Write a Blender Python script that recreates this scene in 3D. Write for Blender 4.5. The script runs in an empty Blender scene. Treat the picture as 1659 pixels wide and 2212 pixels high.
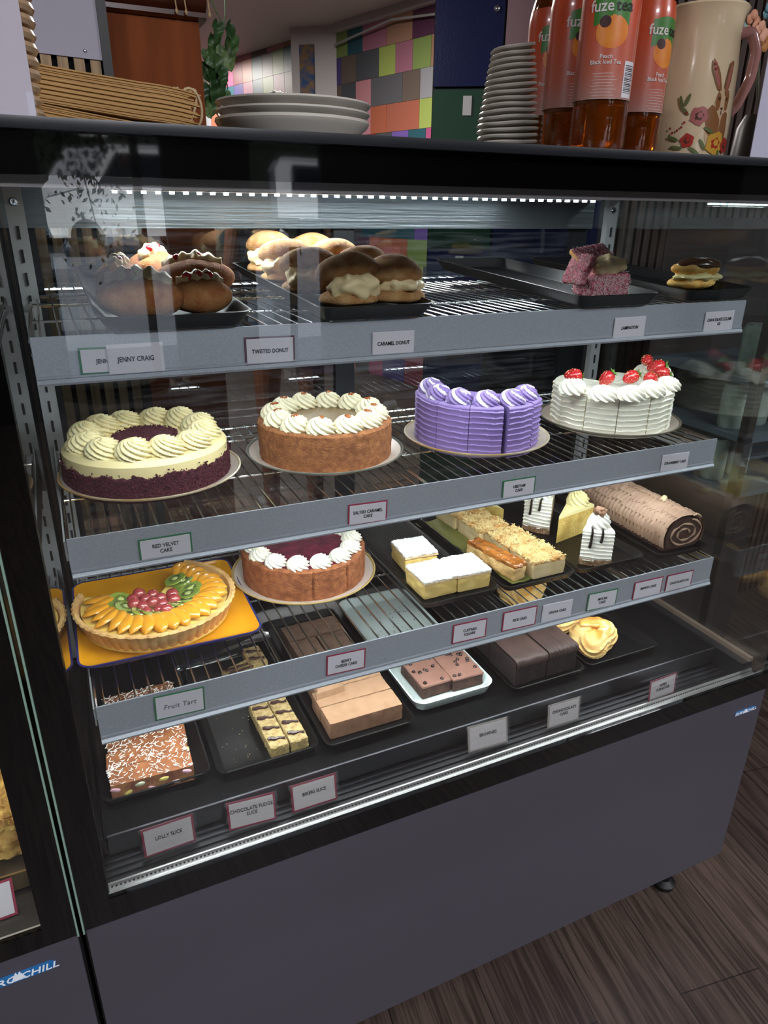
import bpy, math, random
from mathutils import Vector, Matrix, noise
PI = math.pi
random.seed(7)
# ------------------------------------------------------------------ camera
SC = bpy.context.scene
COL = SC.collection
CAMP = Vector((0, -.68, 1.36))
YAW, PIT, ROL, FPX = 0.43492625, 0.40444354, 0.0138843, 1532.86
def _axes():
    cy, sy, ct, st = math.cos(YAW), math.sin(YAW), math.cos(PIT), math.sin(PIT)
    f = Vector((sy*ct, cy*ct, -st)); r = Vector((cy, -sy, 0)); u = r.cross(f)
    cr, sr = math.cos(ROL), math.sin(ROL)
    return cr*r + sr*u, -sr*r + cr*u, f
AX = _axes()
cam_d = bpy.data.cameras.new('camera'); cam = bpy.data.objects.new('camera', cam_d); COL.objects.link(cam)
cam_d.sensor_fit = 'HORIZONTAL'; cam_d.sensor_width = 36; cam_d.lens = FPX*36/1659
cam_d.clip_start = .02; cam_d.clip_end = 100
m3 = Matrix((AX[0], AX[1], -AX[2])).transposed()
cam.matrix_world = Matrix.Translation(CAMP) @ m3.to_4x4()
SC.camera = cam
def ray(u, v): return AX[0]*((u-829.5)/FPX) - AX[1]*((v-1106)/FPX) + AX[2]
def on(u, v, z):            # point of the horizontal plane z
    d = ray(u, v); return CAMP + d*((z-CAMP.z)/d.z)
def at(u, v, y):            # point of the upright plane y
    d = ray(u, v); return CAMP + d*((y-CAMP.y)/d.y)
# ------------------------------------------------------------------ view, world
SC.view_settings.view_transform = 'Standard'; SC.view_settings.look = 'None'
SC.view_settings.exposure = 0.0; SC.view_settings.gamma = 1
SC.view_settings.use_curve_mapping = False
W = bpy.data.worlds.new('world'); SC.world = W; W.use_nodes = True
W.node_tree.nodes['Background'].inputs[0].default_value = (.62, .74, 1, 1)
W.node_tree.nodes['Background'].inputs[1].default_value = 1.2
def area(name, loc, sx, sy, power, col=(1, 1, 1), rot=(0, 0, 0)):
    l = bpy.data.lights.new(name, 'AREA'); l.shape = 'RECTANGLE'; l.size = sx; l.size_y = sy
    l.energy = power; l.color = col
    o = bpy.data.objects.new(name, l); o.location = loc; o.rotation_euler = rot; COL.objects.link(o); return o
LED_W, STRIP_W, ROOM_W = 1.35, .6, 44
# ------------------------------------------------------------------ materials
def lin(h):
    h = h.lstrip('#'); o = []
    for i in (0, 2, 4):
        c = int(h[i:i+2], 16)/255; o.append(c/12.92 if c <= .04045 else ((c+.055)/1.055)**2.4)
    return (*o, 1)
_M = {}
def mat(name, col, rough=.5, metal=0, var=None, vs=60, bump=0, bs=200, sss=0, coat=0, trans=0, ior=1.45, emit=0, wave=None, stretch=None, alpha=1, spec=.5):
    if name in _M: return _M[name]
    m = bpy.data.materials.new(name); m.use_nodes = True; nt = m.node_tree; n = nt.nodes; L = nt.links
    b = n['Principled BSDF']; c = lin(col)
    b.inputs['Base Color'].default_value = c; b.inputs['Roughness'].default_value = rough
    b.inputs['Metallic'].default_value = metal; b.inputs['IOR'].default_value = ior
    b.inputs['Specular IOR Level'].default_value = spec
    if sss: b.inputs['Subsurface Weight'].default_value = sss; b.inputs['Subsurface Radius'].default_value = (.008, .006, .004)
    if coat: b.inputs['Coat Weight'].default_value = coat; b.inputs['Coat Roughness'].default_value = .08
    if trans: b.inputs['Transmission Weight'].default_value = trans
    if emit: b.inputs['Emission Color'].default_value = c; b.inputs['Emission Strength'].default_value = emit
    b.inputs['Alpha'].default_value = alpha
    if var or bump or wave:
        tc = n.new('ShaderNodeTexCoord'); src = tc.outputs['Object']
        if stretch:
            mp = n.new('ShaderNodeMapping'); mp.inputs['Scale'].default_value = stretch; L.new(src, mp.inputs['Vector']); src = mp.outputs[0]
        if var:
            t = n.new('ShaderNodeTexNoise'); t.inputs['Scale'].default_value = vs; t.inputs['Detail'].default_value = 5
            L.new(src, t.inputs['Vector']); r = n.new('ShaderNodeValToRGB'); L.new(t.outputs['Fac'], r.inputs[0])
            r.color_ramp.elements[0].position = .36; r.color_ramp.elements[0].color = c
            r.color_ramp.elements[1].position = .64; r.color_ramp.elements[1].color = lin(var)
            L.new(r.outputs[0], b.inputs['Base Color'])
        if bump:
            t = n.new('ShaderNodeTexNoise'); t.inputs['Scale'].default_value = bs; t.inputs['Detail'].default_value = 4
            L.new(src, t.inputs['Vector']); bm = n.new('ShaderNodeBump'); bm.inputs['Strength'].default_value = bump
            bm.inputs['Distance'].default_value = .002; L.new(t.outputs['Fac'], bm.inputs['Height']); L.new(bm.outputs[0], b.inputs['Normal'])
    _M[name] = m; return m
def glass_mat(name, tint=(1, 1, 1), refl=1.0, streak=0):
    if name in _M: return _M[name]
    m = bpy.data.materials.new(name); m.use_nodes = True; nt = m.node_tree; n = nt.nodes; L = nt.links
    n.remove(n['Principled BSDF']); out = n['Material Output']
    tr = n.new('ShaderNodeBsdfTransparent'); tr.inputs[0].default_value = (*tint, 1)
    gl = n.new('ShaderNodeBsdfGlossy'); gl.inputs['Roughness'].default_value = .0
    lw = n.new('ShaderNodeLayerWeight'); p = n.new('ShaderNodeMath'); p.operation = 'POWER'; p.inputs[1].default_value = 5
    L.new(lw.outputs['Facing'], p.inputs[0])
    k = n.new('ShaderNodeMath'); k.operation = 'MULTIPLY_ADD'; k.inputs[1].default_value = .95*min(refl, 1); k.inputs[2].default_value = .04*refl
    L.new(p.outputs[0], k.inputs[0]); mx = n.new('ShaderNodeMixShader'); L.new(k.outputs[0], mx.inputs[0])
    L.new(tr.outputs[0], mx.inputs[1]); L.new(gl.outputs[0], mx.inputs[2]); last = mx.outputs[0]
    if streak:      # wiped-on film of dust and fine scratches
        tc = n.new('ShaderNodeTexCoord'); mp = n.new('ShaderNodeMapping'); mp.inputs['Scale'].default_value = (6, 60, 90); mp.inputs['Rotation'].default_value = (0, .25, 0)
        no = n.new('ShaderNodeTexNoise'); no.inputs['Scale'].default_value = 1.4; no.inputs['Detail'].default_value = 8
        L.new(tc.outputs['Object'], mp.inputs[0]); L.new(mp.outputs[0], no.inputs['Vector'])
        mr = n.new('ShaderNodeMapRange'); mr.inputs[1].default_value = .42; mr.inputs[2].default_value = .75; mr.inputs[3].default_value = 0; mr.inputs[4].default_value = streak
        L.new(no.outputs['Fac'], mr.inputs[0]); df = n.new('ShaderNodeBsdfDiffuse'); df.inputs[0].default_value = (.7, .75, .8, 1)
        m2 = n.new('ShaderNodeMixShader'); L.new(mr.outputs[0], m2.inputs[0]); L.new(last, m2.inputs[1]); L.new(df.outputs[0], m2.inputs[2]); last = m2.outputs[0]
    L.new(last, out.inputs['Surface']); _M[name] = m; return m
# ------------------------------------------------------------------ mesh builder
def T(loc=(0, 0, 0), rot=(0, 0, 0), s=(1, 1, 1)):
    from mathutils import Euler
    return Matrix.LocRotScale(Vector(loc), Euler(rot), Vector(s))
class B:
    def __init__(s): s.v = []; s.f = []; s.m = []; s.X = None
    def add(s, vs, fs, m=0, X=None):
        k = len(s.v); X = X or s.X
        s.v += [tuple(X @ Vector(p)) for p in vs] if X else [tuple(p) for p in vs]
        s.f += [tuple(i+k for i in f) for f in fs]
        s.m += m if isinstance(m, list) else [m]*len(fs)
        return s
    def box(s, x0, x1, y0, y1, z0, z1, m=0, X=None):
        return s.add([(x0,y0,z0),(x1,y0,z0),(x1,y1,z0),(x0,y1,z0),(x0,y0,z1),(x1,y0,z1),(x1,y1,z1),(x0,y1,z1)],
                     [(0,3,2,1),(4,5,6,7),(0,1,5,4),(1,2,6,5),(2,3,7,6),(3,0,4,7)], m, X)
    def rings(s, R, m=0, cap0=True, cap1=True, closed=True, X=None):
        n = len(R[0]); vs = [p for r in R for p in r]; fs = []
        for j in range(len(R)-1):
            for i in range(n if closed else n-1):
                a = j*n+i; b = j*n+(i+1) % n; fs.append((a, b, b+n, a+n))
        if cap0: fs.append(tuple(range(n-1, -1, -1)))
        if cap1: fs.append(tuple((len(R)-1)*n+i for i in range(n)))
        return s.add(vs, fs, m, X)
    def lathe(s, prof, n=32, m=0, X=None, cap0=True, cap1=True, fn=None):
        R = []
        for r, z in prof:
            ring = []
            for i in range(n):
                a = 2*PI*i/n; rr = max(r, 1e-5)
                if fn: rr, zz = fn(rr, z, a)
                else: zz = z
                ring.append((rr*math.cos(a), rr*math.sin(a), zz))
            R.append(ring)
        return s.rings(R, m, cap0, cap1, True, X)
    def tube(s, pts, r, n=8, m=0, closed=False, X=None):
        P = [Vector(p) for p in pts]; R = []; k = len(P); up = Vector((0, 0, 1)); prev = None
        for i, p in enumerate(P):
            if closed: t = (P[(i+1) % k]-P[i-1])
            else: t = P[min(i+1, k-1)]-P[max(i-1, 0)]
            t = t.normalized() if t.length > 1e-9 else up
            a = prev if prev else (up if abs(t.z) < .9 else Vector((1, 0, 0)))
            x = (a - t*a.dot(t)); x = x.normalized() if x.length > 1e-6 else t.orthogonal().normalized()
            prev = x; y = t.cross(x); rr = r(i/(k-1)) if callable(r) else r
            R.append([p + (x*math.cos(2*PI*j/n)+y*math.sin(2*PI*j/n))*rr for j in range(n)])
        if closed: R.append(R[0])
        return s.rings(R, m, not closed, not closed, True, X)
    def blob(s, c, rad, nu=24, nv=14, amp=0, sc=30, seed=0, m=0, fn=None, X=None):
        vs = []; fs = []; c = Vector(c)
        for j in range(nv+1):
            ph = PI*j/nv
            for i in range(nu):
                a = 2*PI*i/nu; d = Vector((math.sin(ph)*math.cos(a), math.sin(ph)*math.sin(a), -math.cos(ph)))
                if fn: d = fn(d)
                p = Vector((d.x*rad[0], d.y*rad[1], d.z*rad[2]))
                if amp: p += d*amp*noise.noise((p+c)*sc+Vector((seed, seed*1.7, 0)))
                vs.append(c+p)
        for j in range(nv):
            for i in range(nu):
                a = j*nu+i; b = j*nu+(i+1) % nu; fs.append((a, b, b+nu, a+nu))
        return s.add(vs, fs, m, X)
    def rblock(s, c, size, r=.004, n=(6, 6, 4), amp=0, sc=60, seed=0, m=0, mtop=None, X=None, fn=None):
        nx, ny, nz = n; c = Vector(c); h = Vector(size)/2; idx = {}; vs = []; fs = []; ms = []
        def V(i, j, k):
            if (i, j, k) not in idx:
                p = Vector((-h.x+2*h.x*i/nx, -h.y+2*h.y*j/ny, -h.z+2*h.z*k/nz))
                q = Vector([max(-(h[t]-r), min(h[t]-r, p[t])) for t in range(3)]); d = p-q
                dn = d.normalized() if d.length > 1e-9 else Vector((0, 0, 0)); p = q+dn*r if d.length > 1e-9 else p
                if amp and k > 0: p = p + (dn if dn.length else Vector((0, 0, 1)))*amp*(noise.noise((p+c)*sc+Vector((seed, 0, seed)))+.5*noise.noise((p+c)*sc*2.7+Vector((seed, 3, 0))))
                if fn: p = fn(p)
                idx[(i, j, k)] = len(vs); vs.append(c+p)
            return idx[(i, j, k)]
        def q(a, b, cc, d, mm): fs.append((a, b, cc, d)); ms.append(mm)
        mt = m if mtop is None else mtop
        for i in range(nx):
            for j in range(ny):
                q(V(i,j,0), V(i,j+1,0), V(i+1,j+1,0), V(i+1,j,0), m); q(V(i,j,nz), V(i+1,j,nz), V(i+1,j+1,nz), V(i,j+1,nz), mt)
        for i in range(nx):
            for k in range(nz):
                q(V(i,0,k), V(i+1,0,k), V(i+1,0,k+1), V(i,0,k+1), m); q(V(i,ny,k), V(i,ny,k+1), V(i+1,ny,k+1), V(i+1,ny,k), m)
        for j in range(ny):
            for k in range(nz):
                q(V(0,j,k), V(0,j,k+1), V(0,j+1,k+1), V(0,j+1,k), m); q(V(nx,j,k), V(nx,j+1,k), V(nx,j+1,k+1), V(nx,j,k+1), m)
        return s.add(vs, fs, ms, X)
    def build(s, name, mats, parent=None, loc=(0, 0, 0), rot=(0, 0, 0), ang=40, flat=False):
        me = bpy.data.meshes.new(name); me.from_pydata(s.v, [], s.f); me.update()
        if not isinstance(mats, (list, tuple)): mats = [mats]
        for q in mats: me.materials.append(q)
        me.polygons.foreach_set('material_index', s.m)
        if not flat:
            me.polygons.foreach_set('use_smooth', [True]*len(s.f)); me.set_sharp_from_angle(angle=math.radians(ang))
        o = bpy.data.objects.new(name, me); COL.objects.link(o); o.parent = parent; o.location = loc; o.rotation_euler = rot
        return o
def tag(o, label, cat, group=None):
    o['label'] = label; o['category'] = cat
    if group: o['group'] = group
    return o
def thing(name, label, cat, loc=(0, 0, 0), rz=0, group=None):
    o = bpy.data.objects.new(name, None); COL.objects.link(o); o.location = loc; o.empty_display_size = .05
    o.rotation_euler = rz if isinstance(rz, tuple) else (0, 0, rz); return tag(o, label, cat, group)
def struct(name, b, mats, **k):
    o = b.build(name, mats, **k); o['kind'] = 'structure'; return o
def stuff(o): o['kind'] = 'stuff'; return o
def copy_tree(o, parent=None):
    c = o.copy(); COL.objects.link(c); c.parent = parent
    for ch in [x for x in COL.objects if x.parent == o]: copy_tree(ch, c)
    return c
def text(body, size, m, parent, loc, rot, name='lettering', sx=1, align='CENTER', ext=.0002, shear=0, space=1):
    cu = bpy.data.curves.new(name, 'FONT'); cu.body = body; cu.size = size; cu.align_x = align; cu.align_y = 'CENTER'
    cu.extrude = ext; cu.space_line = .9; cu.shear = shear; cu.resolution_u = 2; cu.offset = size*.012; cu.space_character = space
    t = bpy.data.objects.new(name, cu); COL.objects.link(t); bpy.context.view_layer.update()
    me = bpy.data.meshes.new_from_object(t); COL.objects.unlink(t); bpy.data.objects.remove(t)
    me.materials.clear(); me.materials.append(m)
    o = bpy.data.objects.new(name, me); COL.objects.link(o); o.parent = parent; o.location = loc; o.rotation_euler = rot; o.scale = (sx, 1, 1)
    return o
# palette
BLK = mat('black_gloss', '#050505', .03, spec=.7)
BLKM = mat('black_satin', '#0b0b0c', .35)
STEEL = mat('brushed_steel', '#8b8c93', .34, 1, bump=.06, bs=300, stretch=(.03, 1, 1))
PANEL = mat('dark_brushed_panel', '#75737f', .45, .8, var='#7d7a88', vs=3, bump=.05, bs=400, stretch=(.04, 1, 1))
CHROME = mat('chrome_wire', '#c9ccce', .18, 1)
ALU = mat('anodised_aluminium', '#a9adb6', .45, .35, var='#9fa3ac', vs=500)
WPAINT = mat('grey_white_enamel', '#8e9092', .4)
TRAYM = mat('black_melamine', '#060607', .42, bump=.02, bs=800, spec=.35)
GRIT = mat('dark_gutter', '#17161a', .35)
# ================================================================== SETTING
def build_room():
    b = B(); b.box(-4, 6, -4.5, 10, -.05, 0)
    fm = bpy.data.materials.new('wood_plank_floor'); fm.use_nodes = True; n = fm.node_tree.nodes; L = fm.node_tree.links; p = n['Principled BSDF']
    tc = n.new('ShaderNodeTexCoord'); mp = n.new('ShaderNodeMapping'); mp.inputs['Rotation'].default_value = (0, 0, math.radians(98)); L.new(tc.outputs['Object'], mp.inputs[0])
    br = n.new('ShaderNodeTexBrick'); br.offset = .37; br.inputs['Scale'].default_value = 1; br.inputs['Mortar Size'].default_value = .0012; br.inputs['Brick Width'].default_value = 1.2; br.inputs['Row Height'].default_value = .18
    br.inputs['Color1'].default_value = lin('#4a3c36'); br.inputs['Color2'].default_value = lin('#54453d'); br.inputs['Mortar'].default_value = lin('#241d1a'); L.new(mp.outputs[0], br.inputs[0])
    m2 = n.new('ShaderNodeMapping'); m2.inputs['Scale'].default_value = (2.2, 45, 1); L.new(mp.outputs[0], m2.inputs[0])
    no = n.new('ShaderNodeTexNoise'); no.inputs['Scale'].default_value = 2.2; no.inputs['Detail'].default_value = 8; no.inputs['Distortion'].default_value = 1.1; L.new(m2.outputs[0], no.inputs[0])
    r = n.new('ShaderNodeValToRGB'); r.color_ramp.elements[0].position = .38; r.color_ramp.elements[0].color = (.38, .36, .34, 1); r.color_ramp.elements[1].position = .6; r.color_ramp.elements[1].color = (1, 1, 1, 1); L.new(no.outputs['Fac'], r.inputs[0])
    mx = n.new('ShaderNodeMix'); mx.data_type = 'RGBA'; mx.blend_type = 'MULTIPLY'; mx.inputs[0].default_value = 1; L.new(br.outputs[0], mx.inputs[6]); L.new(r.outputs[0], mx.inputs[7]); L.new(mx.outputs[2], p.inputs['Base Color'])
    bu = n.new('ShaderNodeBump'); bu.inputs['Strength'].default_value = .3; bu.inputs['Distance'].default_value = .002; L.new(no.outputs['Fac'], bu.inputs['Height']); L.new(bu.outputs[0], p.inputs['Normal']); p.inputs['Roughness'].default_value = .5
    struct('floor', b, fm)
    struct('ceiling', B().box(-4, 6, -4.5, 10, 2.7, 2.75), mat('ceiling_paint', '#c4c1be', .6))
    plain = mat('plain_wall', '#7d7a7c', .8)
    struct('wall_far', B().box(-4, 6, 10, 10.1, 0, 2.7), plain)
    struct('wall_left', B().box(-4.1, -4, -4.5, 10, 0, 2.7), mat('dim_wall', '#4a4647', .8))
    struct('wall_right', B().box(6, 6.1, -4.5, 10, 0, 2.7), plain)
    # shop front behind the viewer: dado, head, mullions and glass
    dk = mat('dark_shopfront_frame', '#141416', .4); b = B()
    b.box(-4, 6, -4.56, -4.5, 0, .25).box(-4, 6, -4.56, -4.5, 2.25, 2.75)
    for x0, x1 in ((-4, .08), (.62, .67), (.80, 1.38), (1.88, 6)): b.box(x0, x1, -4.56, -4.5, .25, 2.25)
    struct('wall_front', b, dk)
    for k, (x0, x1) in enumerate(((.08, .62), (.67, .80), (1.38, 1.88))):
        struct('window_%d' % (k+1), B().box(x0, x1, -4.535, -4.527, .25, 2.25), glass_mat('window_glass'))
build_room()
def tile_wall():
    pal = ['#a8607a','#2f5f6e','#5a5a62','#8c2f3e','#7f9c46','#c05a38','#b8407a','#4b3f8a','#4a4f58','#a8765a','#5b2a4e','#1f5a6a','#c87a86','#8e9098','#b85a40','#6a5a50','#6b4bb0','#a0b548']
    def soft(c):
        v = [int(c[i:i+2], 16) for i in (1, 3, 5)]; g = sum(v)/3; return '#%02x%02x%02x' % tuple(int(.72*x+.28*g*.9) for x in v)
    mats = [mat('painted_block_%s' % c[1:], soft(c), .4, bump=.15, bs=60) for c in pal]
    rnd = random.Random(5)
    def wall(name, p0, p1, z1, pale=False):
        p0, p1 = Vector(p0), Vector(p1); d = (p1-p0); Ln = d.length; d.normalize(); nrm = Vector((d.y, -d.x))
        if nrm.x > 0: nrm = -nrm
        b = B(); row = 0; z = 0; last = -1
        while z < z1:
            x = -.2*(row % 2)*.5-.05
            while x < Ln:
                w = rnd.choice((.2, .2, .39, .2, .3)); a = max(x, 0)+.002; e = min(x+w, Ln)-.002
                if e > a:
                    q = [p0+d*a, p0+d*e]; zz = min(z+.19, z1)-.002; m = rnd.randrange(len(pal))
                    if m == last: m = (m+5) % len(pal)
                    last = m
                    vs = [(q[0].x, q[0].y, z), (q[1].x, q[1].y, z), (q[1].x, q[1].y, zz), (q[0].x, q[0].y, zz)]
                    vs += [(v[0]+nrm.x*.006, v[1]+nrm.y*.006, v[2]) for v in vs]
                    b.add(vs, [(4,5,6,7),(0,1,5,4),(1,2,6,5),(2,3,7,6),(3,0,4,7)], m)
                x += w
            z += .19; row += 1
        o = struct(name, b, mats, flat=True)
        bb = B(); q = [p0-nrm*.15, p1-nrm*.15]
        bb.add([(p0.x,p0.y,0),(p1.x,p1.y,0),(q[1].x,q[1].y,0),(q[0].x,q[0].y,0),(p0.x,p0.y,z1),(p1.x,p1.y,z1),(q[1].x,q[1].y,z1),(q[0].x,q[0].y,z1)],
               [(0,1,5,4),(1,2,6,5),(2,3,7,6),(3,0,4,7),(4,5,6,7)], 0); bb.build('mortar', mat('block_mortar', '#55555c', .8), o, flat=True)
    wall('wall_tiled_near', (3.15, 2.6), (2.44, 5.62), 2.7)
    wall('wall_tiled_far', (2.32, 6.2), (1.55, 9.6), 2.7)
    w = mat('white_column_paint', '#b9b6b8', .5)
    struct('wall_column', B().add([(2.14,5.86,0),(2.44,5.6,0),(2.75,6.0,0),(2.34,6.3,0),(2.14,5.86,2.7),(2.44,5.6,2.7),(2.75,6.0,2.7),(2.34,6.3,2.7)], [(0,1,5,4),(1,2,6,5),(2,3,7,6),(3,0,4,7)]), w, flat=True)
    struct('trim_1', B().add([(2.40,5.56,2.64),(3.13,2.55,2.64),(3.13,2.55,2.7),(2.40,5.56,2.7),(2.46,5.6,2.64),(3.2,2.6,2.64),(3.2,2.6,2.7),(2.46,5.6,2.7)], [(0,1,2,3),(4,7,6,5),(0,4,5,1)]), w, flat=True)
    t = tag(B().tube([(2.40,5.55,2.55),(2.55,4.8,2.60),(2.7,4.3,2.56),(2.85,3.6,2.6),(3.1,2.6,2.58)], .008).build('power_cord', mat('grey_cord', '#9a9a9c', .5)), 'grey cord looping along the top of the coloured block wall', 'cord')
    # narrow painted hanging on the column
    g = thing('wall_hanging', 'narrow colourful painted hanging on the white column', 'wall hanging', (2.2, 5.795, 1.95))
    b = B(); b.box(-.005, .12, -.02, 0, 0, .62, X=T(rot=(0, 0, -.72)))
    b.build('cloth', mat('hanging_cloth', '#8a6b2c', .8, var='#274a7a', vs=14), g)
tile_wall()
def slat_wall(name, x0, x1, y, pitch, w, col, backc, z1=2.7, dep=.012):
    b = B(); b.box(x0, x1, y, y+.04, 0, z1, 1); x = x0
    while x < x1-.005:
        b.box(x, min(x+w, x1), y-dep, y, 0, z1, 0); x += pitch
    return struct(name, b, [mat(name+'_oak', col, .5, var=backc, vs=4, stretch=(30, 30, 1.5)), mat('black_felt', '#0b0910', .9)])
slat_wall('wall_back_left', -1.2, at(222, 140, .97).x, .982, .0286, .0185, '#b99a72', '#8f7350')
slat_wall('wall_back_right', at(1300, 600, .95).x, 3.1, .95, .03, .02, '#4a3a33', '#33261f')
struct('trim_2', B().box(at(222, 140, .97).x, at(243, 140, .965).x, .962, .99, 0, 2.7), mat('black_post', '#15130f', .4))
# ================================================================== DISPLAY CABINET
XL, XR = -.0755, 1.098
DECK = .597
def badge(parent, cx, z, w, full=True):
    b = B(); h = w*.17
    pts = []
    for sx in (1, -1):
        for k in range(9):
            a = -PI/2+PI*k/8 if sx > 0 else PI/2+PI*k/8
            pts.append((cx+sx*(w/2-h/2)+h/2*math.cos(a), z+h/2*math.sin(a)))
    b.rings([[(p[0], -.0015, p[1]) for p in pts], [(p[0], .001, p[1]) for p in pts]], 0)
    g = b.build('badge', mat('badge_blue', '#1f6aa5', .3), parent)
    wt = mat('badge_white', '#e6ecf2', .4)
    text('EURO', w*.17, wt, g, (cx-w*.27, -.0022, z-w*.006), (PI/2, 0, 0), sx=1.15, shear=.2)
    text('CHILL', w*.17, wt, g, (cx+w*.27, -.0022, z-w*.006), (PI/2, 0, 0), sx=1.15, shear=.2)
    m = B(); s = w*.1
    m.add([(cx-s, -.0025, z-h*.3), (cx+s, -.0025, z-h*.3), (cx+s*.25, -.0025, z+h*.62), (cx, -.0025, z+h*.3), (cx-s*.25, -.0025, z+h*.62),
           (cx-s, -.0012, z-h*.3), (cx+s, -.0012, z-h*.3), (cx+s*.25, -.0012, z+h*.62), (cx, -.0012, z+h*.3), (cx-s*.25, -.0012, z+h*.62)],
          [(0,1,2,3),(0,3,4),(5,8,7,6),(5,9,8),(0,5,6,1),(1,6,7,2),(2,7,8,3),(3,8,9,4),(4,9,5,0)]); m.build('peak_emblem', wt, g, flat=True)
def cabinet():
    t = thing('display_cabinet', 'tall glass-fronted refrigerated cake display cabinet with dark steel front panel', 'display cabinet', (0, 0, 0))
    # carcass
    b = B(); b.box(XL, XR, .008, .66, .14, .553); b.box(XL, XR, .008, .03, .553, .575)
    b.build('carcass', BLKM, t, flat=True)
    b = B(); b.rblock((.5*(XL+XR)+.0005, .0035, .347), (XR-XL-.004, .009, .416), .0015, (2, 1, 2)); b.build('front_panel', PANEL, t)
    badge(t, at(1609, 1535, 0).x, at(1609, 1535, 0).z, .052)
    for x in (XL+.06, XR-.06):
        for y in (.07, .6): B().lathe([(.022, 0), (.024, .012), (.012, .02), (.012, .14)], 16).build('foot', mat('black_foot', '#0c0c0c', .5), t, (x, y, 0))
    # glass border printed black
    b = B(); b.box(XL, XR, -.001, .006, .556, .593); b.box(XL, -.041, -.001, .006, .593, 1.381); b.box(XR-.012, XR, -.001, .006, .593, 1.381)
    b.build('glass_border', BLK, t, flat=True)
    b = B(); b.box(XL, XR, -.0012, .006, 1.381, 1.412); b.build('top_glass_band', BLK, t, flat=True)
    b = B(); b.rblock((.5*(XL+XR), .32, 1.4165), (XR-XL+.004, .67, .011), .003, (2, 2, 2)); b.build('top_cap', mat('black_top_cap', '#15171b', .35), t)
    b = B(); b.box(-.041, XR-.012, 0, .005, .593, 1.381); b.build('front_glass', glass_mat('cabinet_front_glass', (.97, .99, .98), 1.3), t, flat=True)
    b = B(); b.box(-.0435, -.0395, .006, .63, .58, 1.385); b.build('side_glass', glass_mat('cabinet_side_glass', (.9, .95, .93), 1.7), t, flat=True)
    b = B(); b.box(1.0855, 1.0895, .006, .63, .58, 1.385); b.build('side_glass', glass_mat('cabinet_side_glass'), t, flat=True)
    b = B(); b.box(XL, XL+.002, -.006, .004, .556, 1.412); b.build('glass_edge', mat('green_glass_edge', '#7f9a8b', .2), t, flat=True)
    # ceiling, header, back
    b = B(); b.box(-.0395, 1.0855, .01, .65, 1.386, 1.411); b.build('ceiling_panel', mat('cabinet_ceiling_steel', '#9a9fa6', .3, .8), t, flat=True)
    b = B(); b.box(-.0395, 1.0855, .012, .026, 1.372, 1.386); b.build('front_header', mat('grey_header_trim', '#8d8689', .45, .3), t, flat=True)
    hb = B(); hb.box(-.0395, 1.0855, .62, .65, 1.325, 1.386); hb.build('rear_header', mat('scratched_header', '#6d7478', .3, .7, bump=.5, bs=25, stretch=(.15, 1, 6)), t, flat=True)
    b = B(); b.box(-.0395, 1.0855, .63, .65, .58, .64); 
    for x in (-.0395, .50, 1.045): b.box(x, x+.04, .633, .648, .64, 1.325)
    b.build('door_frame', mat('rear_door_frame', '#23252a', .4, .4), t, flat=True)
    for x0, x1, y in ((0, .505, .636), (.535, 1.046, .644)):
        b = B(); b.box(x0, x1, y, y+.004, .64, 1.325); b.build('rear_sliding_door', glass_mat('rear_glass', (.62, .64, .66), 1.6, .05), t, flat=True)
    # slotted uprights
    for x in (-.0325, 1.052):
        u = B().box(x, x+.024, .536, .55, .6, 1.386).build('slotted_upright', WPAINT, t, flat=True)
        s = B()
        for k in range(22): s.box(x+.010, x+.0135, .5345, .5362, .64+k*.032, .658+k*.032)
        s.build('slot', mat('slot_dark', '#141414', .7), u, flat=True)
        for z in (1.362, .95):
            sc = B()
            sc.lathe([(.0062, 0), (.0062, .001), (.0045, .0028), (0.0001, .003)], 18, 0, X=T((x+.012, .536, z), (PI/2, 0, 0)))
            sc.box(-.003, .003, -.0005, .0005, .0027, .0034, 1, X=T((x+.012, .536, z), (PI/2, .5, 0))); sc.box(-.0005, .0005, -.003, .003, .0027, .0034, 1, X=T((x+.012, .536, z), (PI/2, .5, 0)))
            sc.build('screw', [CHROME, mat('slot_dark', '#141414')], u)
    # deck, gutter, rails
    b = B(); b.box(-.038, 1.084, .092, .63, .575, DECK-.002)
    b.build('deck_plate', mat('dark_deck_steel', '#161618', .3, .5, bump=.35, bs=30, stretch=(1, .12, 1)), t, flat=True)
    b = B(); b.box(-.035, 1.07, .0905, .0935, .566, DECK+.001); b.build('deck_lip', STEEL, t, flat=True)
    b = B(); b.box(-.04, 1.085, .03, .092, .556, .562)
    for k in range(5): b.box(-.04, 1.085, .036+k*.011, .040+k*.011, .562, .5645)
    b.build('gutter', GRIT, t, flat=True)
    for x0, x1 in ((1.058, 1.084),): B().box(x0, x1, .03, .62, .562, .600).build('side_rail', mat('dark_side_rail', '#26272b', .3, .5), t, flat=True)
    B().box(1.076, 1.085, .03, .62, .600, .608).build('side_channel', mat('aluminium_channel', '#a38f7e', .35, .7), t, flat=True)
    # bright perforated bottom rail
    r = B(); r.box(-.041, 1.085, .006, .030, .574, .580).box(-.041, 1.085, .006, .0085, .580, .5935).box(-.041, 1.085, .0275, .030, .580, .585)
    rl = r.build('bottom_rail', mat('bright_rail', '#a3a1a0', .3, .7), t, flat=True)
    h = B(); x = -.038
    while x < 1.083: h.box(x, x+.0022, .0262, .0272, .5802, .5812).box(x, x+.0022, .0120, .013, .5802, .5812); x += .0052
    stuff(h.build('perforation', mat('slot_dark', '#141414'), rl, flat=True))
    # LED bar
    t['category'] = 'display cabinet'
    lb = B(); lb.box(.10, .95, .442, .462, 1.378, 1.386); led = lb.build('led_bar', mat('led_bar_white', '#dfe6ec', .3), t, flat=True)
    d = B(); x = .106
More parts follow.
